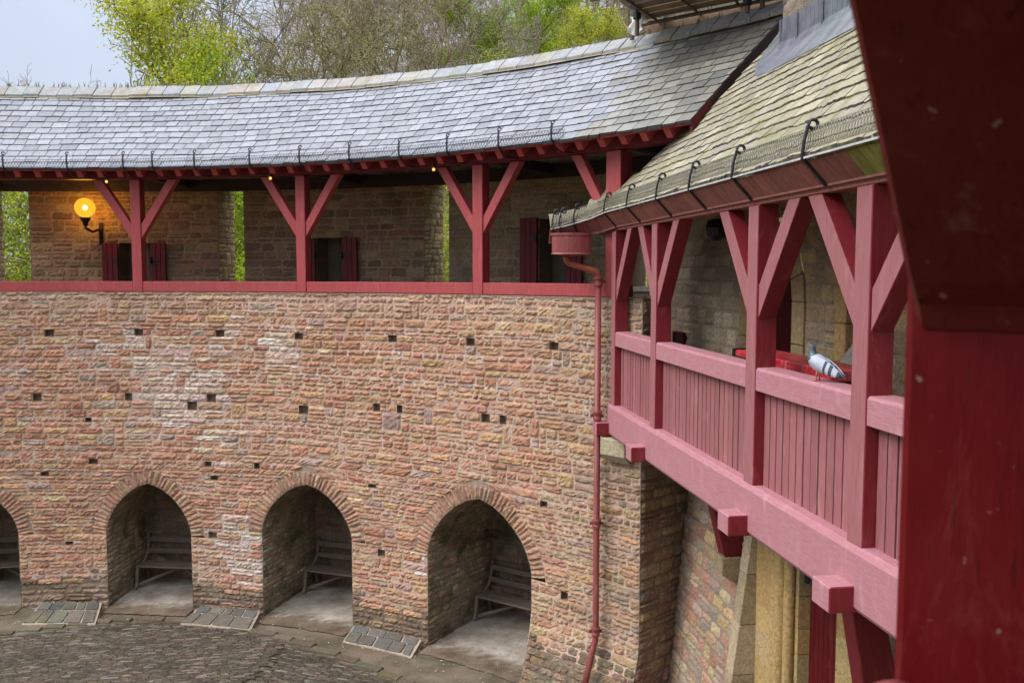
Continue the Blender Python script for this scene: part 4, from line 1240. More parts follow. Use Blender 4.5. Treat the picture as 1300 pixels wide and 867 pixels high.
# rails and boarded panels between the posts
rng = random.Random(77)
bounds = [(edges_s[i + 1][1], edges_s[i][0]) for i in range(len(edges_s) - 1)] + [(S_NEAR, edges_s[-1][0])]
for (a, b) in bounds:
    mb = MB()
    rp = [(.0, 5.03), (0.0, 5.20), (.012, 5.222), (.19, 5.225), (.19, 5.03)]
    mb.prism([G(a + .002, x, z) for x, z in rp], GD * (b - a - .004)); mb.build('top_rail', M['pink_beam'], tg, bevel=.006, fix=True)
    mb = MB(); nb = max(2, round((b - a) / .115))
    for k in range(nb):
        p, q = lerp(a, b, k / nb), lerp(a, b, (k + 1) / nb)
        sh = rng.uniform(.86, 1.08)
        gbox(p + .008, q - .008, .085 + rng.uniform(-.002, .003), .115, 4.22, 5.035, (sh, sh * rng.uniform(.95, 1.03), sh * rng.uniform(.95, 1.03)))
    gbox(a, b, .117, .125, 4.22, 5.035, (.10, .08, .08))
    mb.build('boarded_panel', M['pink'], tg, fix=True)
mb = MB(); gbox(S_NEAR, S_END, .01, .19, 6.555, 6.62, (1, 1, 1)); mb.build('wall_plate', M['cove'], tg, bevel=.006, fix=True)

# eaves path: straight, then bending to the left in front of the wall walk where it drops a little
EP = [(G(sY(y), EAVE_W, 6.79)) for y in (2.4, 4, 6, 8, 10, 11.2, 11.7)] + [(1.10, 11.98, 6.745), (.98, 12.10, 6.71), (.82, 12.15, 6.67), (.64, 12.17, 6.62), (.52, 12.16, 6.60)]
EP = [Vector(p) for p in EP]
el = [0]
for p, q in zip(EP, EP[1:]): el.append(el[-1] + (q - p).length)
NRM = []
for i in range(len(EP)):
    d = (EP[min(i + 1, len(EP) - 1)] - EP[max(i - 1, 0)]); d.z = 0; d.normalize(); NRM.append(Vector((d.y, -d.x, 0)))
def EV(t, u, h):              # along the eaves, up the slope (horizontal run), height over the slates
    t = max(0, min(el[-1] - 1e-6, t)); k = min(max(i for i in range(len(el)) if el[i] <= t), len(el) - 2)
    f_ = (t - el[k]) / (el[k + 1] - el[k]); p = EP[k].lerp(EP[k + 1], f_); nn = NRM[k].lerp(NRM[k + 1], f_).normalized()
    q = p + nn * u; return (q.x, q.y, p.z + u * RPITCH + h)
def t_of_y(y):
    for i in range(len(EP) - 1):
        if EP[i].y <= y <= EP[i + 1].y: return lerp(el[i], el[i + 1], (y - EP[i].y) / (EP[i + 1].y - EP[i].y))
    return el[-1]
T_B = el[6]
def umax(t):
    if t > T_B: return lerp(.50, .0, (t - T_B) / (el[-1] - T_B))
    y = 2.4 + t * .99
    return 1.50 if y < 9.6 else 2.75 if y < 10.6 else lerp(1.25, .50, min(1, (y - 10.6) / 1.1))
def keep_slate(t, v):
    u = v / math.hypot(1, RPITCH)
    if u > umax(t) or (t > T_B - .9 and u + .10 > umax(t) and u > .03): return False
    x, y, z = EV(t, u, 0); ph, r = phi_of(x, y)
    return r < 13.02 or ph > 49.5
mb = MB()
def rpal(u, v, rng):
    c = rng.choice([(.30, .265, .20), (.27, .24, .18), (.33, .295, .22), (.235, .21, .17), (.28, .26, .18), (.27, .24, .20)])
    k = 1 + rng.uniform(-.10, .10); return tuple(x * k for x in c)
def r_mp(t, v, h):
    u = v / math.hypot(1, RPITCH); return EV(t, u - .01, h + .004 * math.sin(t * 1.3 + v * 2))
VL = 2.75 * math.hypot(1, RPITCH)
slates(mb, r_mp, 0, el[-1], 0, VL, 29, random.Random(9), rpal, wl=(.16, .38), thick=.042, keep=keep_slate, ragged=.012, skew=.02, lift=.036, butt=.16, side=.003, nx=5)
mb.build('stone_slate_roof', M['slate_moss'], tg)
mb = MB(); nt_ = 240
for i in range(nt_):
    t0, t1 = el[-1] * i / nt_, el[-1] * (i + 1) / nt_
    for j in range(14):
        u0_, u1_ = 2.75 * j / 14, 2.75 * (j + 1) / 14
        if keep_slate((t0 + t1) / 2, (u0_ + u1_) / 2 * math.hypot(1, RPITCH)):
            mb.add([EV(t0, u0_, -.03), EV(t1, u0_, -.03), EV(t1, u1_, -.03), EV(t0, u1_, -.03)], [(0, 1, 2, 3)])
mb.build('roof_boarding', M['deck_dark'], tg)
# coved timber gutter: boards sloping down and inward from the eaves edge
mb = MB(); rng = random.Random(14)
def cove(t, f_, d=0):
    t = max(0, min(el[-1] - 1e-6, t)); k = min(max(i for i in range(len(el)) if el[i] <= t), len(el) - 2)
    g_ = (t - el[k]) / (el[k + 1] - el[k]); p = EP[k].lerp(EP[k + 1], g_); nn = NRM[k].lerp(NRM[k + 1], g_).normalized()
    q = p + nn * (f_ * .165 - .01 + d * .7) + Vector((0, 0, -.01 - f_ * .18 + d * .7)); return tuple(q)
t = 0
while t < el[-1]:
    wd = rng.uniform(.10, .18); t1 = min(el[-1], t + wd)
    sh = rng.uniform(.8, 1.15)
    P = [cove(t + .002, 0), cove(t1 - .002, 0), cove(t1 - .002, 1), cove(t + .002, 1)]
    Q = [cove(t + .002, 0, .03), cove(t1 - .002, 0, .03), cove(t1 - .002, 1, .03), cove(t + .002, 1, .03)]
    mossy = 2.9 < t < 3.2
    mb.box8(P + Q, (sh * .75, sh * 2.0, sh * .5) if mossy else (sh, sh, sh)); t = t1
mb.build('coved_gutter', M['cove'], tg, fix=True)
mb = MB()
ns = 50
for i in range(ns):
    a, b = el[-1] * i / ns, el[-1] * (i + 1) / ns
    mb.beam(EV(a, -.012, .004), EV(b, -.012, .004), .02, .014)
mb.build('gutter_lip', plain_mat('pale zinc lip', (.55, .56, .57), .4, .3, .2), tg)
mb = MB()
for i in range(ns):
    a, b = el[-1] * i / ns, el[-1] * (i + 1) / ns
    mb.beam(cove(a, 1, .01), cove(b, 1, .01), .03, .03)
mb.build('cove_bead', M['cove'], tg)
mb = MB()
def rg_path(t, h): return EV(min(t, el[-1] - .002), .0 + h * .30, h * .80 + .008)
def rg_path2(t, h):
    x, y, z = EV(min(t, el[-1] - .002), 0, 0); p = Vector((x, y, z)); return (x + .01 + h * .18, y + h * .02, z + .008 + h)
t0g = t_of_y(4.2)
guard(mb, lambda t, h: rg_path2(t + t0g, h), (el[-1] - t0g, .036, .19), (0, .048, .095, .143, .19), .0019)
mb.build('snow_guard', M['galv'], tg)
for yy in [None, None, None] + [11.55, 10.57, 9.43, 8.42, 7.38, 6.15, 5.0]:
    pass
TS = [el[-1] - .04, el[-1] - .14, el[-1] - .34] + [t_of_y(y) for y in (11.65, 10.57, 9.43, 8.42, 7.38, 6.15, 4.95)]
for t in TS:
    mb = MB()
    P = [cove(t - .02, 1.02, -.012), cove(t - .01, .5, -.012), cove(t, 0, -.012)]
    x, y, z = rg_path2(t, 0)
    P += [(x - .03, y, z + .01), (x - .02, y, z + .10), (x - .002, y, z + .17), (x + .005, y, z + .205)]
    for p, q in zip(P, P[1:]): mb.beam(p, q, .036, .016, up=(-1, 0, .3))
    cc = Vector((x + .036, y, z + .21))
    mb.tube([tuple(cc + Vector((-.032 * math.cos(a_), -.01, .032 * math.sin(a_)))) for a_ in [i * .7 for i in range(9)]], .013, 6)
    mb.build('guard_bracket', M['iron'], tg)

# downpipe with its hopper
dp = thing('downpipe', 'red cast iron rainwater downpipe with a large hopper head and swan neck', 'downpipe', CP(44.2, 12.9, -.05))
mb = MB(); hc = (.80, 11.98, 6.22)
ob = []
prof2 = [(0, 0), (.10, 0.01), (.30, .03), (.285, .045), (.285, .27), (.305, .28), (.305, .31), (.265, .31), (.25, .10), (0, .09)]
mb.lathe(hc, [(max(.002, r), z) for r, z in prof2], 28, sx=.93, sy=.52); mb.build('hopper_head', M['pipe'], dp, smooth=False, fix=True)
mb = MB(); px_, py_, _ = CP(44.2, 12.86, 0)
neck = [(.72, 11.99, 6.24), (.73, 11.99, 6.17), (.77, 12.0, 6.13), (.84, 12.0, 6.11), (1.05, 11.99, 6.045), (1.12, 11.99, 6.02), (px_ - .01, py_ - .02, 5.98), (px_, py_, 5.90), (px_, py_, 5.8)]
mb.tube(neck, .042, 12); mb.build('swan_neck', paint_mat('rust stained pipe paint', (.28, .05, .04), (.34, .14, .05), .8, streak=(8, 8, 8), rough=.45), dp, smooth=True)
mb = MB(); mb.tube([(px_, py_, 5.85), (px_, py_, .98), (px_ - .005, py_ - .005, .90), (px_ - .05, py_ - .07, .78), (px_ - .22, py_ - .16, .05)], .044, 12); mb.build('pipe', M['pipe'], dp, smooth=True)
for zc in (5.88, 4.05, 2.55, 1.02):
    mb = MB(); mb.lathe((px_, py_, zc), [(.05, -.06), (.058, -.055), (.058, -.02), (.05, -.01), (.05, .03), (.064, .035), (.064, .065), (.05, .07)], 14)
    mb.beam((px_ - .09, py_ + .03, zc), (px_ + .09, py_ + .03, zc), .02, .04); mb.build('collar', M['pipe'], dp)

# wall bracket lamp, vent, bench and pigeon along the gallery
bl = thing('bracket_lamp', 'black iron lantern bracket high on the gallery wall', 'bracket', G(sY(10.9), 1.22, 6.3))
mb = MB(); s0 = sY(9.9)
mb.beam(G(s0, 1.25, 6.05), G(s0, 1.25, 6.55), .06, .03, up=(0, -1, 0)); mb.beam(G(s0, 1.22, 6.42), G(s0, .62, 6.42), .05, .06)
mb.tube([G(s0, 1.2, 6.15), G(s0, 1.08, 6.30), G(s0, .9, 6.38)], .022, 8); mb.build('bracket', M['iron'], bl)
mb = MB(); mb.lathe(G(s0, .66, 6.36), [(.03, 0), (.10, .05), (.12, .14), (.10, .22), (.05, .24)], 12); mb.build('lantern_cap', M['iron'], bl)
vt = thing('wall_vent', 'small dark rectangular grille low on the gallery wall', 'vent', G(sY(12.7), 1.24, 5.0))
mb = MB(); s0, s1 = sY(12.55), sY(12.95)
gbox(s0, s1, 1.225, 1.235, 4.93, 5.13, (.5, .5, .5)); mb.build('grille', M['iron'], vt, fix=True)
mb = MB(); gbox(s0 - .02, s0 + .005, 1.20, 1.24, 4.91, 5.15, (1, 1, 1)); gbox(s1 - .005, s1 + .02, 1.20, 1.24, 4.91, 5.15, (1, 1, 1)); gbox(s0 + .006, s1 - .006, 1.20, 1.24, 5.131, 5.15, (1, 1, 1)); gbox(s0 + .006, s1 - .006, 1.20, 1.24, 4.91, 4.929, (1, 1, 1))
mb.build('frame', M['red_dark'], vt, fix=True)
sb = thing('storage_box', 'bright red painted wooden box with a worn lid behind the pigeon', 'box', G(sY(7.6), .62, 4.05))
red2 = paint_mat('glossy red paint', (.42, .012, .022), (.70, .45, .42), .18, streak=(14, 3, 14), rough=.3, grime=(.25, .01, .02))
mb = MB(); gbox(sY(6.95), sY(8.75), .48, .82, 4.06, 5.13, (.8, .8, .8)); mb.build('body', red2, sb, bevel=.01, fix=True)
mb = MB(); gbox(sY(6.9), sY(8.8), .45, .85, 5.135, 5.235, (1, 1, 1)); mb.build('lid', red2, sb, bevel=.012, fix=True)
mb = MB(); gbox(sY(8.805), sY(8.85), .44, .62, 5.0, 5.245, (1, 1, 1)); gbox(sY(8.3), sY(8.79), .41, .447, 5.14, 5.18, (1, 1, 1)); mb.build('latch', M['iron'], sb, fix=True)

# pigeon standing on the rail
def build_pigeon():
    t = thing('pigeon', 'grey pigeon with dark wing bars standing on the gallery rail', 'bird', G(sY(6.35), .07, 5.225))
    m_b = plain_mat('grey blue plumage', (.40, .45, .56), .7, 0, .12, 60, .2)
    m_d = plain_mat('dark slate plumage', (.055, .07, .10), .5, 0, .3, 60, .2)
    m_g = plain_mat('glossy neck plumage', (.07, .10, .13), .35, 0, .5, 40, .2)
    m_r = plain_mat('pink legs', (.45, .12, .10), .6)
    m_w = plain_mat('pale belly plumage', (.62, .65, .72), .7, 0, .1, 60, .2)
    # frame: looks to the far left away from the lens; tail towards the near right
    org = Vector(ORG[t.name]); fw = (GD * .80 - GN * .60).normalized(); sd = Vector((fw.y, -fw.x, 0)); up = Vector((0, 0, 1))
    K = .88
    tl_ = R_(13)
    def P(f_, s_, h):
        if h > .07: f_, h = f_ * math.cos(tl_) - (h - .085) * math.sin(tl_), .095 + f_ * math.sin(tl_) + (h - .085) * math.cos(tl_)
        return org + fw * (f_ * K) + sd * (s_ * K) + up * (h * K)
    # sections: centre forward, height, half width, half height, tilt
    secs = [(-.235, .060, .016, .004), (-.19, .070, .026, .008), (-.135, .083, .034, .020), (-.09, .100, .050, .042), (-.04, .118, .064, .060), (.01, .134, .068, .066), (.05, .150, .062, .062),
            (.078, .172, .048, .050), (.092, .198, .034, .036), (.098, .222, .026, .028), (.104, .240, .027, .027), (.116, .250, .025, .022), (.132, .249, .014, .012), (.146, .244, .005, .004)]
    n = 20; mb = MB(); V = []
    for i, (f_, h, a, b) in enumerate(secs):
        f0, h0 = secs[max(i - 1, 0)][:2]; f1, h1 = secs[min(i + 1, len(secs) - 1)][:2]
        tx, tz = f1 - f0, h1 - h0; L = math.hypot(tx, tz)
        for k in range(n):
            an = 2 * math.pi * k / n; y = math.cos(an) * a; q = math.sin(an) * b
            V.append(tuple(P(f_ - tz / L * q, y, h + tx / L * q)))
    F = []; mi = []
    for i in range(len(secs) - 1):
        for k in range(n):
            F.append((i * n + k, i * n + (k + 1) % n, (i + 1) * n + (k + 1) % n, (i + 1) * n + k))
            top = math.sin(2 * math.pi * (k + .5) / n)
            if i < 2: c = 1
            elif i in (2, 3): c = 0 if top > -.2 else 4
            elif i in (4, 5): c = 0 if top > -.35 else 4
            elif i == 6: c = 0 if top > .0 else 2
            elif i < 12: c = 2
            else: c = 1
            mi.append(c)
    F += [tuple(range(n - 1, -1, -1)), tuple((len(secs) - 1) * n + k for k in range(n))]; mi += [1, 1]
    b0 = len(mb.v); mb.add(V, F); mb.m = mi
    for s_ in (-.026, .026):      # legs and toes
        mb.tube([tuple(P(.0, s_, .075)), tuple(P(.012, s_, .035)), tuple(P(.006, s_, .004))], [.010, .005, .005], 8, mi=3)
        for a_ in (-.5, 0, .5): mb.tube([tuple(P(.006, s_, .005)), tuple(P(.006 + .034 * math.cos(a_), s_ + .034 * math.sin(a_), .003))], .004, 6, mi=3)
        mb.tube([tuple(P(.006, s_, .005)), tuple(P(-.018, s_, .003))], .0035, 6, mi=3)
    for s_ in (-.0245, .0245):    # eyes
        c = P(.118, s_ * .98, .254); mb.lathe(tuple(c), sphere_prof(.0045, 6), 8, mi=3)
    mb.build('body', [m_b, m_d, m_g, m_r, m_w], t, smooth=True, fix=True)
    for sgn in (-1, 1):           # folded wings with two dark bars
        mb = MB(); V = []; nu, nv = 48, 16
        for i in range(nu + 1):
            f_ = i / nu; x = lerp(.060, -.205, f_)
            hw = .050 * math.sin(math.pi * min(1, f_ * .85 + .18)) ** .6
            hc_ = lerp(.158, .078, f_); a = lerp(.064, .030, max(0, f_ - .2)) + .007 if f_ < .95 else .026
            for j in range(nv + 1):
                g_ = j / nv * 2 - 1
                y = a * math.cos(g_ * 1.05) + .004; h = hc_ + hw * math.sin(g_ * 1.1) * 1.05
                V.append(tuple(P(x - .02 * g_, sgn * y, h)))
        F = []; mi = []
        for i in range(nu):
            for j in range(nv):
                F.append((i * (nv + 1) + j, i * (nv + 1) + j + 1, (i + 1) * (nv + 1) + j + 1, (i + 1) * (nv + 1) + j))
                f_ = i / nu + (j / nv - .5) * .16
                mi.append(1 if (.42 < f_ < .50 or .60 < f_ < .70 or f_ > .86) and j < nv - 1 else 0)
        mb.add(V, F); mb.m = mi
        o = mb.build('wing', [plain_mat('pale wing plumage', (.50, .55, .66), .7, 0, .1, 60, .2), m_d], t, smooth=True)
        sol = o.modifiers.new('thickness', 'SOLIDIFY'); sol.thickness = .006
build_pigeon()

# ================================================================== post, brace and rail right beside the lens
fp = thing('gallery_post', 'dark red post with brace and rail close in the foreground, slightly out of focus', 'gallery', (.50, .90, 4.7))
gv = Vector((.6, .8, 0)); gr = Vector((.8, -.6, 0)); P0 = Vector((.412, .930, 0))
mb = MB()
P = [P0, P0 + gv * .26, P0 + gv * .26 + gr * .34, P0 + gr * .34]
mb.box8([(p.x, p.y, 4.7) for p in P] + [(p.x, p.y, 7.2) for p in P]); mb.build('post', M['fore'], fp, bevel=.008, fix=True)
mb = MB(); b0 = P0 + gr * .012
sec = [(0, 5.94), (0, 6.22), (-.62, 6.84), (-.62, 6.56)]
poly = []
for tt in (0.0, .02, .05, .62):
    zl = 5.94 + tt + (.012 * (1 - tt / .05) if tt < .05 else 0)
    poly.append(tuple(b0 - gv * tt + Vector((0, 0, zl if tt else 5.938))))
poly += [tuple(b0 - gv * .62 + Vector((0, 0, 6.86))), tuple(b0 + Vector((0, 0, 6.24)))]
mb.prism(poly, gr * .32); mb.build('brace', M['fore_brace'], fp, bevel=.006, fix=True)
mb = MB(); rp0 = P0 - gv * .002
V = []; nn_ = 32
for tt in (0, .5, 1.2):
    for k in range(nn_):
        a_ = 2 * math.pi * k / nn_; q = rp0 - gv * tt + gr * (.055 * math.cos(a_) + .012) + Vector((0, 0, 5.502 + .062 * math.sin(a_))); V.append(tuple(q))
mb.add(V, [(i * nn_ + k, i * nn_ + (k + 1) % nn_, (i + 1) * nn_ + (k + 1) % nn_, (i + 1) * nn_ + k) for i in range(2) for k in range(nn_)] + [tuple(range(nn_))])
mb.build('rail', M['red'], fp, smooth=True, fix=True)

mb = MB(); q0 = P0 + gr * .0 - gv * 2.2; q1 = P0 + gv * .6
q0 = q0 - gv * 5; a0, a1 = q0 - gr * .45, q1 - gr * .45
b0_, b1_ = q0 + gr * 1.7, q1 + gr * 1.7
P = [(a0.x, a0.y, 6.95), (b0_.x, b0_.y, 8.1), (b1_.x, b1_.y, 8.1), (a1.x, a1.y, 6.95)]
mb.box8(P + [(x, y, z + .05) for x, y, z in P]); mb.build('roof_boarding', M['deck_dark'], fp, fix=True)  # unseen roof overhead, put in to shade the near post
mb = MB(); P = [b0_, b0_ + gr * .3, b1_ + gr * .3, b1_]
mb.box8([(p.x, p.y, -.1) for p in P] + [(p.x, p.y, 10.5) for p in P], (1, 1, 1)); mb.build('unseen_rear_wall', plain_mat('unseen rear wall stone', (.30, .22, .15), .9), fp, fix=True)  # unseen wall, stretched to full height to block low light from behind
mb = MB(); P = [q0, q0 + gr * 1.7, q1 + gr * 1.7, q1]
mb.box8([(p.x, p.y, 4.55) for p in P] + [(p.x, p.y, 4.6) for p in P], (1, 1, 1)); mb.build('floor_boards', M['deck_dark'], fp, fix=True)

# ================================================================== scaffold platform by the turret
sp = thing('scaffold_platform', 'old timber scaffold platform on rusty tubes above the roof ridge', 'scaffold', (2.9, 12.6, 9.55))
sx = Vector((.86, -.50, .0)).normalized(); sy_ = Vector((.50, .86, 0)).normalized(); so = Vector((1.92, 13.4, 9.78))
def SP(a, b, z): p = so + sx * a + sy_ * b; return (p.x, p.y, so.z + z + a * .045)
rng = random.Random(4)
for k in range(6):
    mb = MB(); b = -1.2 + k * .27
    mb.beam(SP(-.05, b, .03), SP(3.1, b, .03), .235, .045, col=jit(rng, (1, 1, 1), .25)); mb.build('board', M['scaf_board'], sp, bevel=.004)
for b in (-1.25, .25):
    mb = MB(); mb.tube([SP(-.25, b, -.06), SP(3.1, b, -.06)], .03, 8); mb.build('tube', M['steel'], sp)
mb = MB(); mb.beam(SP(-.1, .45, -.10), SP(3.1, .45, -.10), .09, .14); mb.build('edge_beam', M['scaf_board'], sp)
for a in (.12, .75, 1.35, 1.95, 2.6):
    mb = MB(); mb.tube([SP(a, -1.5, -.03), SP(a, .62, -.03)], .02, 8, (.5, .45, .4)); mb.build('tube', M['steel'], sp)
for (a, b, z0, z1) in ((.02, -.25, -.36, .9), (.22, .35, -.42, .2), (1.72, -.6, -.44, .9), (1.85, -.35, -.38, .9), (-.2, .1, -.30, .9)):
    mb = MB(); mb.tube([SP(a, b, z0), SP(a, b, z1)], .034, 10); mb.build('tube', M['steel'], sp)
for (a, b, z) in ((.02, -.25, -.08), (1.72, -.6, -.08), (1.72, -.6, -.30), (.22, .35, -.30)):
    mb = MB(); mb.lathe(SP(a, b, z), [(.04, -.05), (.06, -.04), (.06, .04), (.04, .05)], 10); mb.build('coupler', M['iron'], sp)
mb = MB(); rg_ = random.Random(6); n_ = 6
V = [SP(-.16 + .22 * i / n_ + .03 * math.sin(j), -.1 + .03 * math.sin(i * 2.1 + j), -.02 - .30 * j / n_ * (1 - .5 * abs(i / n_ - .45))) for i in range(n_ + 1) for j in range(n_ + 1)]
mb.add(V, [(i * (n_ + 1) + j, i * (n_ + 1) + j + 1, (i + 1) * (n_ + 1) + j + 1, (i + 1) * (n_ + 1) + j) for i in range(n_) for j in range(n_)])
mb.build('rag', plain_mat('white plastic sheet', (.62, .62, .60), .6), sp, smooth=True)

# ================================================================== trees
def grow(seed, H, spread=1.0, levels=4, counts=(11, 6, 5, 4), r0=.16, lean=(0, 0), start=.25, up=.35, ang=(30, 60), wig=.10):
    rng = np.random.default_rng(seed); segs = []; tips = []
    def branch(p, d, L, r, lev):
        n = (7, 5, 4, 3, 2)[lev] if lev < 5 else 2; pts = [p]; dirs = [d]
        for i in range(n):
            d = d + rng.normal(0, wig * (1 + .5 * lev), 3); d[2] += up * (.10 if lev else .05); d /= np.linalg.norm(d)
            q = pts[-1] + d * (L / n); pts.append(q); dirs.append(d)
        rr = [max(.004, r * (1 - .82 * i / n)) for i in range(n + 1)]
        for i in range(n): segs.append((pts[i], pts[i + 1], rr[i], rr[i + 1]))
        if lev >= levels - 1: tips.extend(pts[1:])
        if lev >= levels: return
        c = counts[lev] if lev < len(counts) else 3
        for k in range(c):
            f_ = lerp(start if lev == 0 else .2, .98, (k + rng.random()) / c); i = min(n - 1, int(f_ * n)); g_ = f_ * n - i
            b = pts[i] * (1 - g_) + pts[i + 1] * g_; dd = dirs[i + 1]
            a = math.radians(rng.uniform(*ang)); az = rng.uniform(0, 2 * math.pi)
            e1 = np.cross(dd, (0.3, .2, 1.0) if abs(dd[2]) < .9 else (1, 0, 0)); e1 /= np.linalg.norm(e1); e2 = np.cross(dd, e1)
            nd = dd * math.cos(a) + (e1 * math.cos(az) + e2 * math.sin(az)) * math.sin(a)
            branch(b, nd, L * rng.uniform(.38, .6) * spread * (1.15 - .5 * f_ if lev == 0 else 1), max(.004, rr[i] * .55), lev + 1)
    branch(np.zeros(3), np.array([lean[0], lean[1], 1.0]), H * .8, r0, 0)
    return segs, tips

def tubes_np(segs, thin=0.0):
    A = np.array([s_[0] for s_ in segs]); B = np.array([s_[1] for s_ in segs]); ra = np.array([s_[2] for s_ in segs]) + thin; rb = np.array([s_[3] for s_ in segs]) + thin
    d = B - A; d /= np.linalg.norm(d, axis=1)[:, None] + 1e-9
    ref = np.where(np.abs(d[:, 2:3]) < .9, np.array([[0, 0, 1.0]]), np.array([[1.0, 0, 0]]))
    e1 = np.cross(d, ref); e1 /= np.linalg.norm(e1, axis=1)[:, None]; e2 = np.cross(d, e1)
    V = []
    for (P_, rr) in ((A, ra), (B, rb)):
        for k in range(3):
            t = 2 * math.pi * k / 3; V.append(P_ + (e1 * math.cos(t) + e2 * math.sin(t)) * rr[:, None])
    V = np.stack(V, 1).reshape(-1, 3); n = len(segs)
    base = (np.arange(n) * 6)[:, None]
    F = np.concatenate([base + np.array([k, (k + 1) % 3, 3 + (k + 1) % 3, 3 + k]) for k in range(3)], 0)
    return V, F

def leaves_np(tips, n, seed, size=(.07, .16), jitter=.35, drop=0.0):
    rng = np.random.default_rng(seed); T = np.array(tips)
    # clumps: pick some tips more often than others
    wgt = rng.gamma(.32, 1.0, len(T)); idx = rng.choice(len(T), n, p=wgt / wgt.sum())
    C = T[idx] + rng.normal(0, jitter, (n, 3)) * np.array([1, 1, .7])
    a = rng.normal(size=(n, 3)); a /= np.linalg.norm(a, axis=1)[:, None]; b = np.cross(a, rng.normal(size=(n, 3))); b /= np.linalg.norm(b, axis=1)[:, None]
    s_ = rng.uniform(size[0], size[1], n)[:, None]
    V = np.stack([C - a * s_, C - b * s_ * .55, C + a * s_, C + b * s_ * .55], 1).reshape(-1, 3)
    F = np.arange(n * 4).reshape(-1, 4)
    sh = rng.uniform(.55, 1.35, n); hue = rng.uniform(.8, 1.25, n)
    col = np.stack([sh * hue, sh, sh * rng.uniform(.6, 1.6, n)], 1)
    return V, F, np.repeat(col, 4, 0)

def np_mesh(name, V, F, mat, col=None, smooth=False):
    me = bpy.data.meshes.new(name); n = len(V); m_ = len(F)
    me.vertices.add(n); me.vertices.foreach_set('co', np.asarray(V, np.float32).ravel())
    me.loops.add(m_ * 4); me.loops.foreach_set('vertex_index', np.asarray(F, np.int32).ravel())
    me.polygons.add(m_); me.polygons.foreach_set('loop_start', np.arange(m_, dtype=np.int32) * 4)
    try: me.polygons.foreach_set('loop_total', np.full(m_, 4, np.int32))
    except Exception: pass
    ca = me.color_attributes.new('Col', 'FLOAT_COLOR', 'POINT'); c = np.ones((n, 4), np.float32)
    if col is not None: c[:, :3] = col
    ca.data.foreach_set('color', c.ravel())
    me.materials.append(mat)
    if smooth: me.polygons.foreach_set('use_smooth', np.ones(m_, bool))
    me.update(calc_edges=True); me.validate(); return me

def split_trunk(segs, lim): return [s_ for s_ in segs if s_[2] >= lim], [s_ for s_ in segs if s_[2] < lim]

BARK2 = plain_mat('mossy branch bark', (.22, .195, .085), .9, 0, .5, 3, .3)
BROWN = plain_mat('brown twig bark', (.31, .25, .18), .9, 0, .45, 1, .2)
GREYB = plain_mat('grey twig bark', (.27, .24, .19), .9, 0, .4, 1, .2)
def make_tree(kind):
    """returns (trunk mesh, crown mesh, foliage mesh or None)"""
    if kind == 'leafy':  segs, tips = grow(101, 10, .66, 4, (20, 7, 5, 3), .13, up=.7, ang=(28, 55), start=.12); nl, js, mt, bk = 42000, .21, M['leaf'], BARK2
    if kind == 'leafy2': segs, tips = grow(102, 9, .72, 4, (16, 7, 5, 3), .14, up=.4, start=.12); nl, js, mt, bk = 46000, .24, leaf_mat('fresh green leaves', (.32, .46, .035)), BARK2
    if kind == 'bush':   segs, tips = grow(107, 6, 1.3, 4, (14, 6, 5, 3), .08, up=.2, start=.05, ang=(35, 75)); nl, js, mt, bk = 60000, .30, leaf_mat('yellow green leaves', (.34, .42, .04)), BARK2
    if kind == 'bare':   segs, tips = grow(103, 12, 1.0, 4, (13, 7, 5, 4), .17, up=.5); nl, bk = 0, BROWN
    if kind == 'bare2':  segs, tips = grow(104, 11, .88, 4, (13, 7, 6, 4), .16, up=.45, ang=(30, 60), lean=(.2, 0)); nl, bk = 0, BARK2
    if kind == 'bare3':  segs, tips = grow(105, 12, .85, 4, (14, 7, 5, 4), .14, up=.8, ang=(20, 45)); nl, bk = 0, GREYB
    a, b = split_trunk(segs, .045)
    me_t = np_mesh('trunk', *tubes_np(a, .01), bk, None, True); me_c = np_mesh('crown', *tubes_np(b, .006), bk)
    me_f = None
    if nl:
        V, F, c = leaves_np(tips, nl, 5 + len(kind), (.018, .046), js); me_f = np_mesh('foliage', V, F, mt, c)
    return me_t, me_c, me_f
KINDS = {k: make_tree(k) for k in ('leafy', 'leafy2', 'bush', 'bare', 'bare2', 'bare3')}
KH = {k: max(v.co.z for me in ms if me for v in me.vertices) for k, ms in KINDS.items()}
KC = {}
for k, ms in KINDS.items():      # where the crown really sits over the foot of the trunk
    P = np.array([v.co[:] for me in ms[1:] if me for v in me.vertices]); P = P[P[:, 2] > KH[k] * .45]; KC[k] = P[:, :2].mean(0)
def place_tree(kind, x, y, z, sc, rot, label, group='trees behind the gallery roof', name=None):
    cx_, cy_ = KC[kind]; x -= sc * (cx_ * math.cos(rot) - cy_ * math.sin(rot)); y -= sc * (cx_ * math.sin(rot) + cy_ * math.cos(rot))
    t = thing(name or {'l': 'leafy_tree', 'b': 'bare_tree'}[kind[0]], label, 'tree', (x, y, z), group)
    for me in KINDS[kind]:
        if me is None: continue
        o = bpy.data.objects.new(me.name.split('.')[0], me); COL.objects.link(o); o.parent = t
    t.scale = (sc,) * 3; t.rotation_euler = (0, 0, rot); return t
def at_px(px, Y): return (px - 650) / 1127 * Y
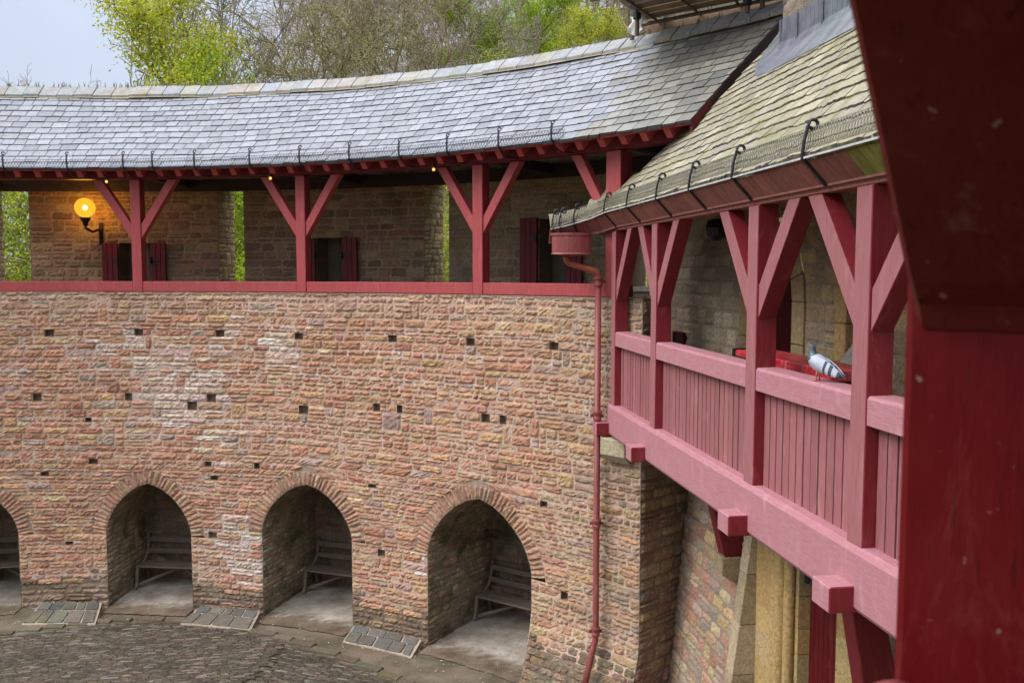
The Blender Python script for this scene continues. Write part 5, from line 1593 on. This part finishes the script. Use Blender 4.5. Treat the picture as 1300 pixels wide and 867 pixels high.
TREES = [('leafy', 238, 31, -25, .4, 'tall yellow green tree with a thin crown against the grey sky, above the globe lamp'),
         ('leafy2', 320, 29, 45, 1.9, 'bushy bright green tree just above the curved roof ridge'),
         ('bare3', 255, 35, -70, .9, 'tall bare tree with upright stems rising out of the green foliage'),
         ('bare3', 305, 37, -80, 2.6, 'bare upright tree at the seam between green foliage and brown wood'),
         ('bare', 65, 52, 84, .2, 'small distant bare tree low on the horizon at the sky end of the ridge'),
         ('bare2', 410, 33, -40, 2.0, 'wide bare tree with mossy arching limbs over the middle of the roof ridge'),
         ('bare2', 480, 36, -60, 1.0, 'leaning bare tree with tangled limbs next to the arching mossy one'),
         ('bare3', 640, 34, -20, 5.1, 'pale slender bare tree before the lime green canopy'),
         ('leafy2', 690, 40, -70, 4.0, 'broad lime green tree at the top beside the scaffold'),
         ('leafy2', 605, 44, -40, 2.6, 'lime green tree half lost among brown trunks left of the broad lime one'),
         ('leafy', 740, 34, 12, 2.2, 'yellow green tree right against the scaffold end'),
         ('bare', 560, 42, -60, 4.4, 'thick brown bare tree on the steep hillside mid roof')]
for (k, px, Y, yt, rot, lab) in TREES:
    x = at_px(px, Y); z = ground_z(x, Y) - .3
    place_tree(k, x, Y, z, (6 + (346 - yt) / 1127 * Y - z) / KH[k], rot, lab)
# bushes seen through the embrasures and the niche slit
BUSH = [(20, 29, 120, 'yellow green bush filling the gap at the left frame edge'), (305, 28, 200, 'yellow green bush filling the narrow gap in the middle of the back wall'),
        (566, 27, 190, 'green bush behind the third gap of the back wall'), (800, 21.5, 250, 'green bush beyond the small window with the pale sill'), (-5, 21.0, 560, 'low green bush outside the niche slit')]
for i, (px, Y, yt, lab) in enumerate(BUSH):
    x = at_px(px, Y); z = ground_z(x, Y) - .3
    if i < 4: z = max(z, 2.5) if False else z
    place_tree('bush', x, Y, z, (6 + (346 - yt) / 1127 * Y - z) / KH['bush'], i * 1.3, lab, 'bushes outside the wall', 'leafy_bush')
# the brown wood on the hillside, too dense to count
rng = np.random.default_rng(77); VV, FF, nb = [], [], 0
protos = []
for sd in (201, 202, 203):
    segs, tips = grow(sd, 12, 1.0, 4, (10, 6, 4, 3), .13, up=.5 if sd != 202 else .25); protos.append(tubes_np(segs, .008))
for i in range(60):
    px = rng.uniform(350, 900); Y = rng.uniform(42, 78); x = at_px(px, Y); V, F = protos[i % 3]
    a = rng.uniform(0, 6.28); s_ = rng.uniform(.75, 1.2); Rm = np.array([[math.cos(a), -math.sin(a), 0], [math.sin(a), math.cos(a), 0], [0, 0, 1]])
    VV.append(V @ Rm.T * s_ + np.array([x, Y, ground_z(x, Y) - .3])); FF.append(F + nb); nb += len(V)
wo = bpy.data.objects.new('woodland', np_mesh('woodland', np.concatenate(VV), np.concatenate(FF), BROWN)); COL.objects.link(wo)
wo['kind'] = 'stuff'; tag(wo, 'dense brown leafless woodland covering the hillside behind the roof', 'woodland')
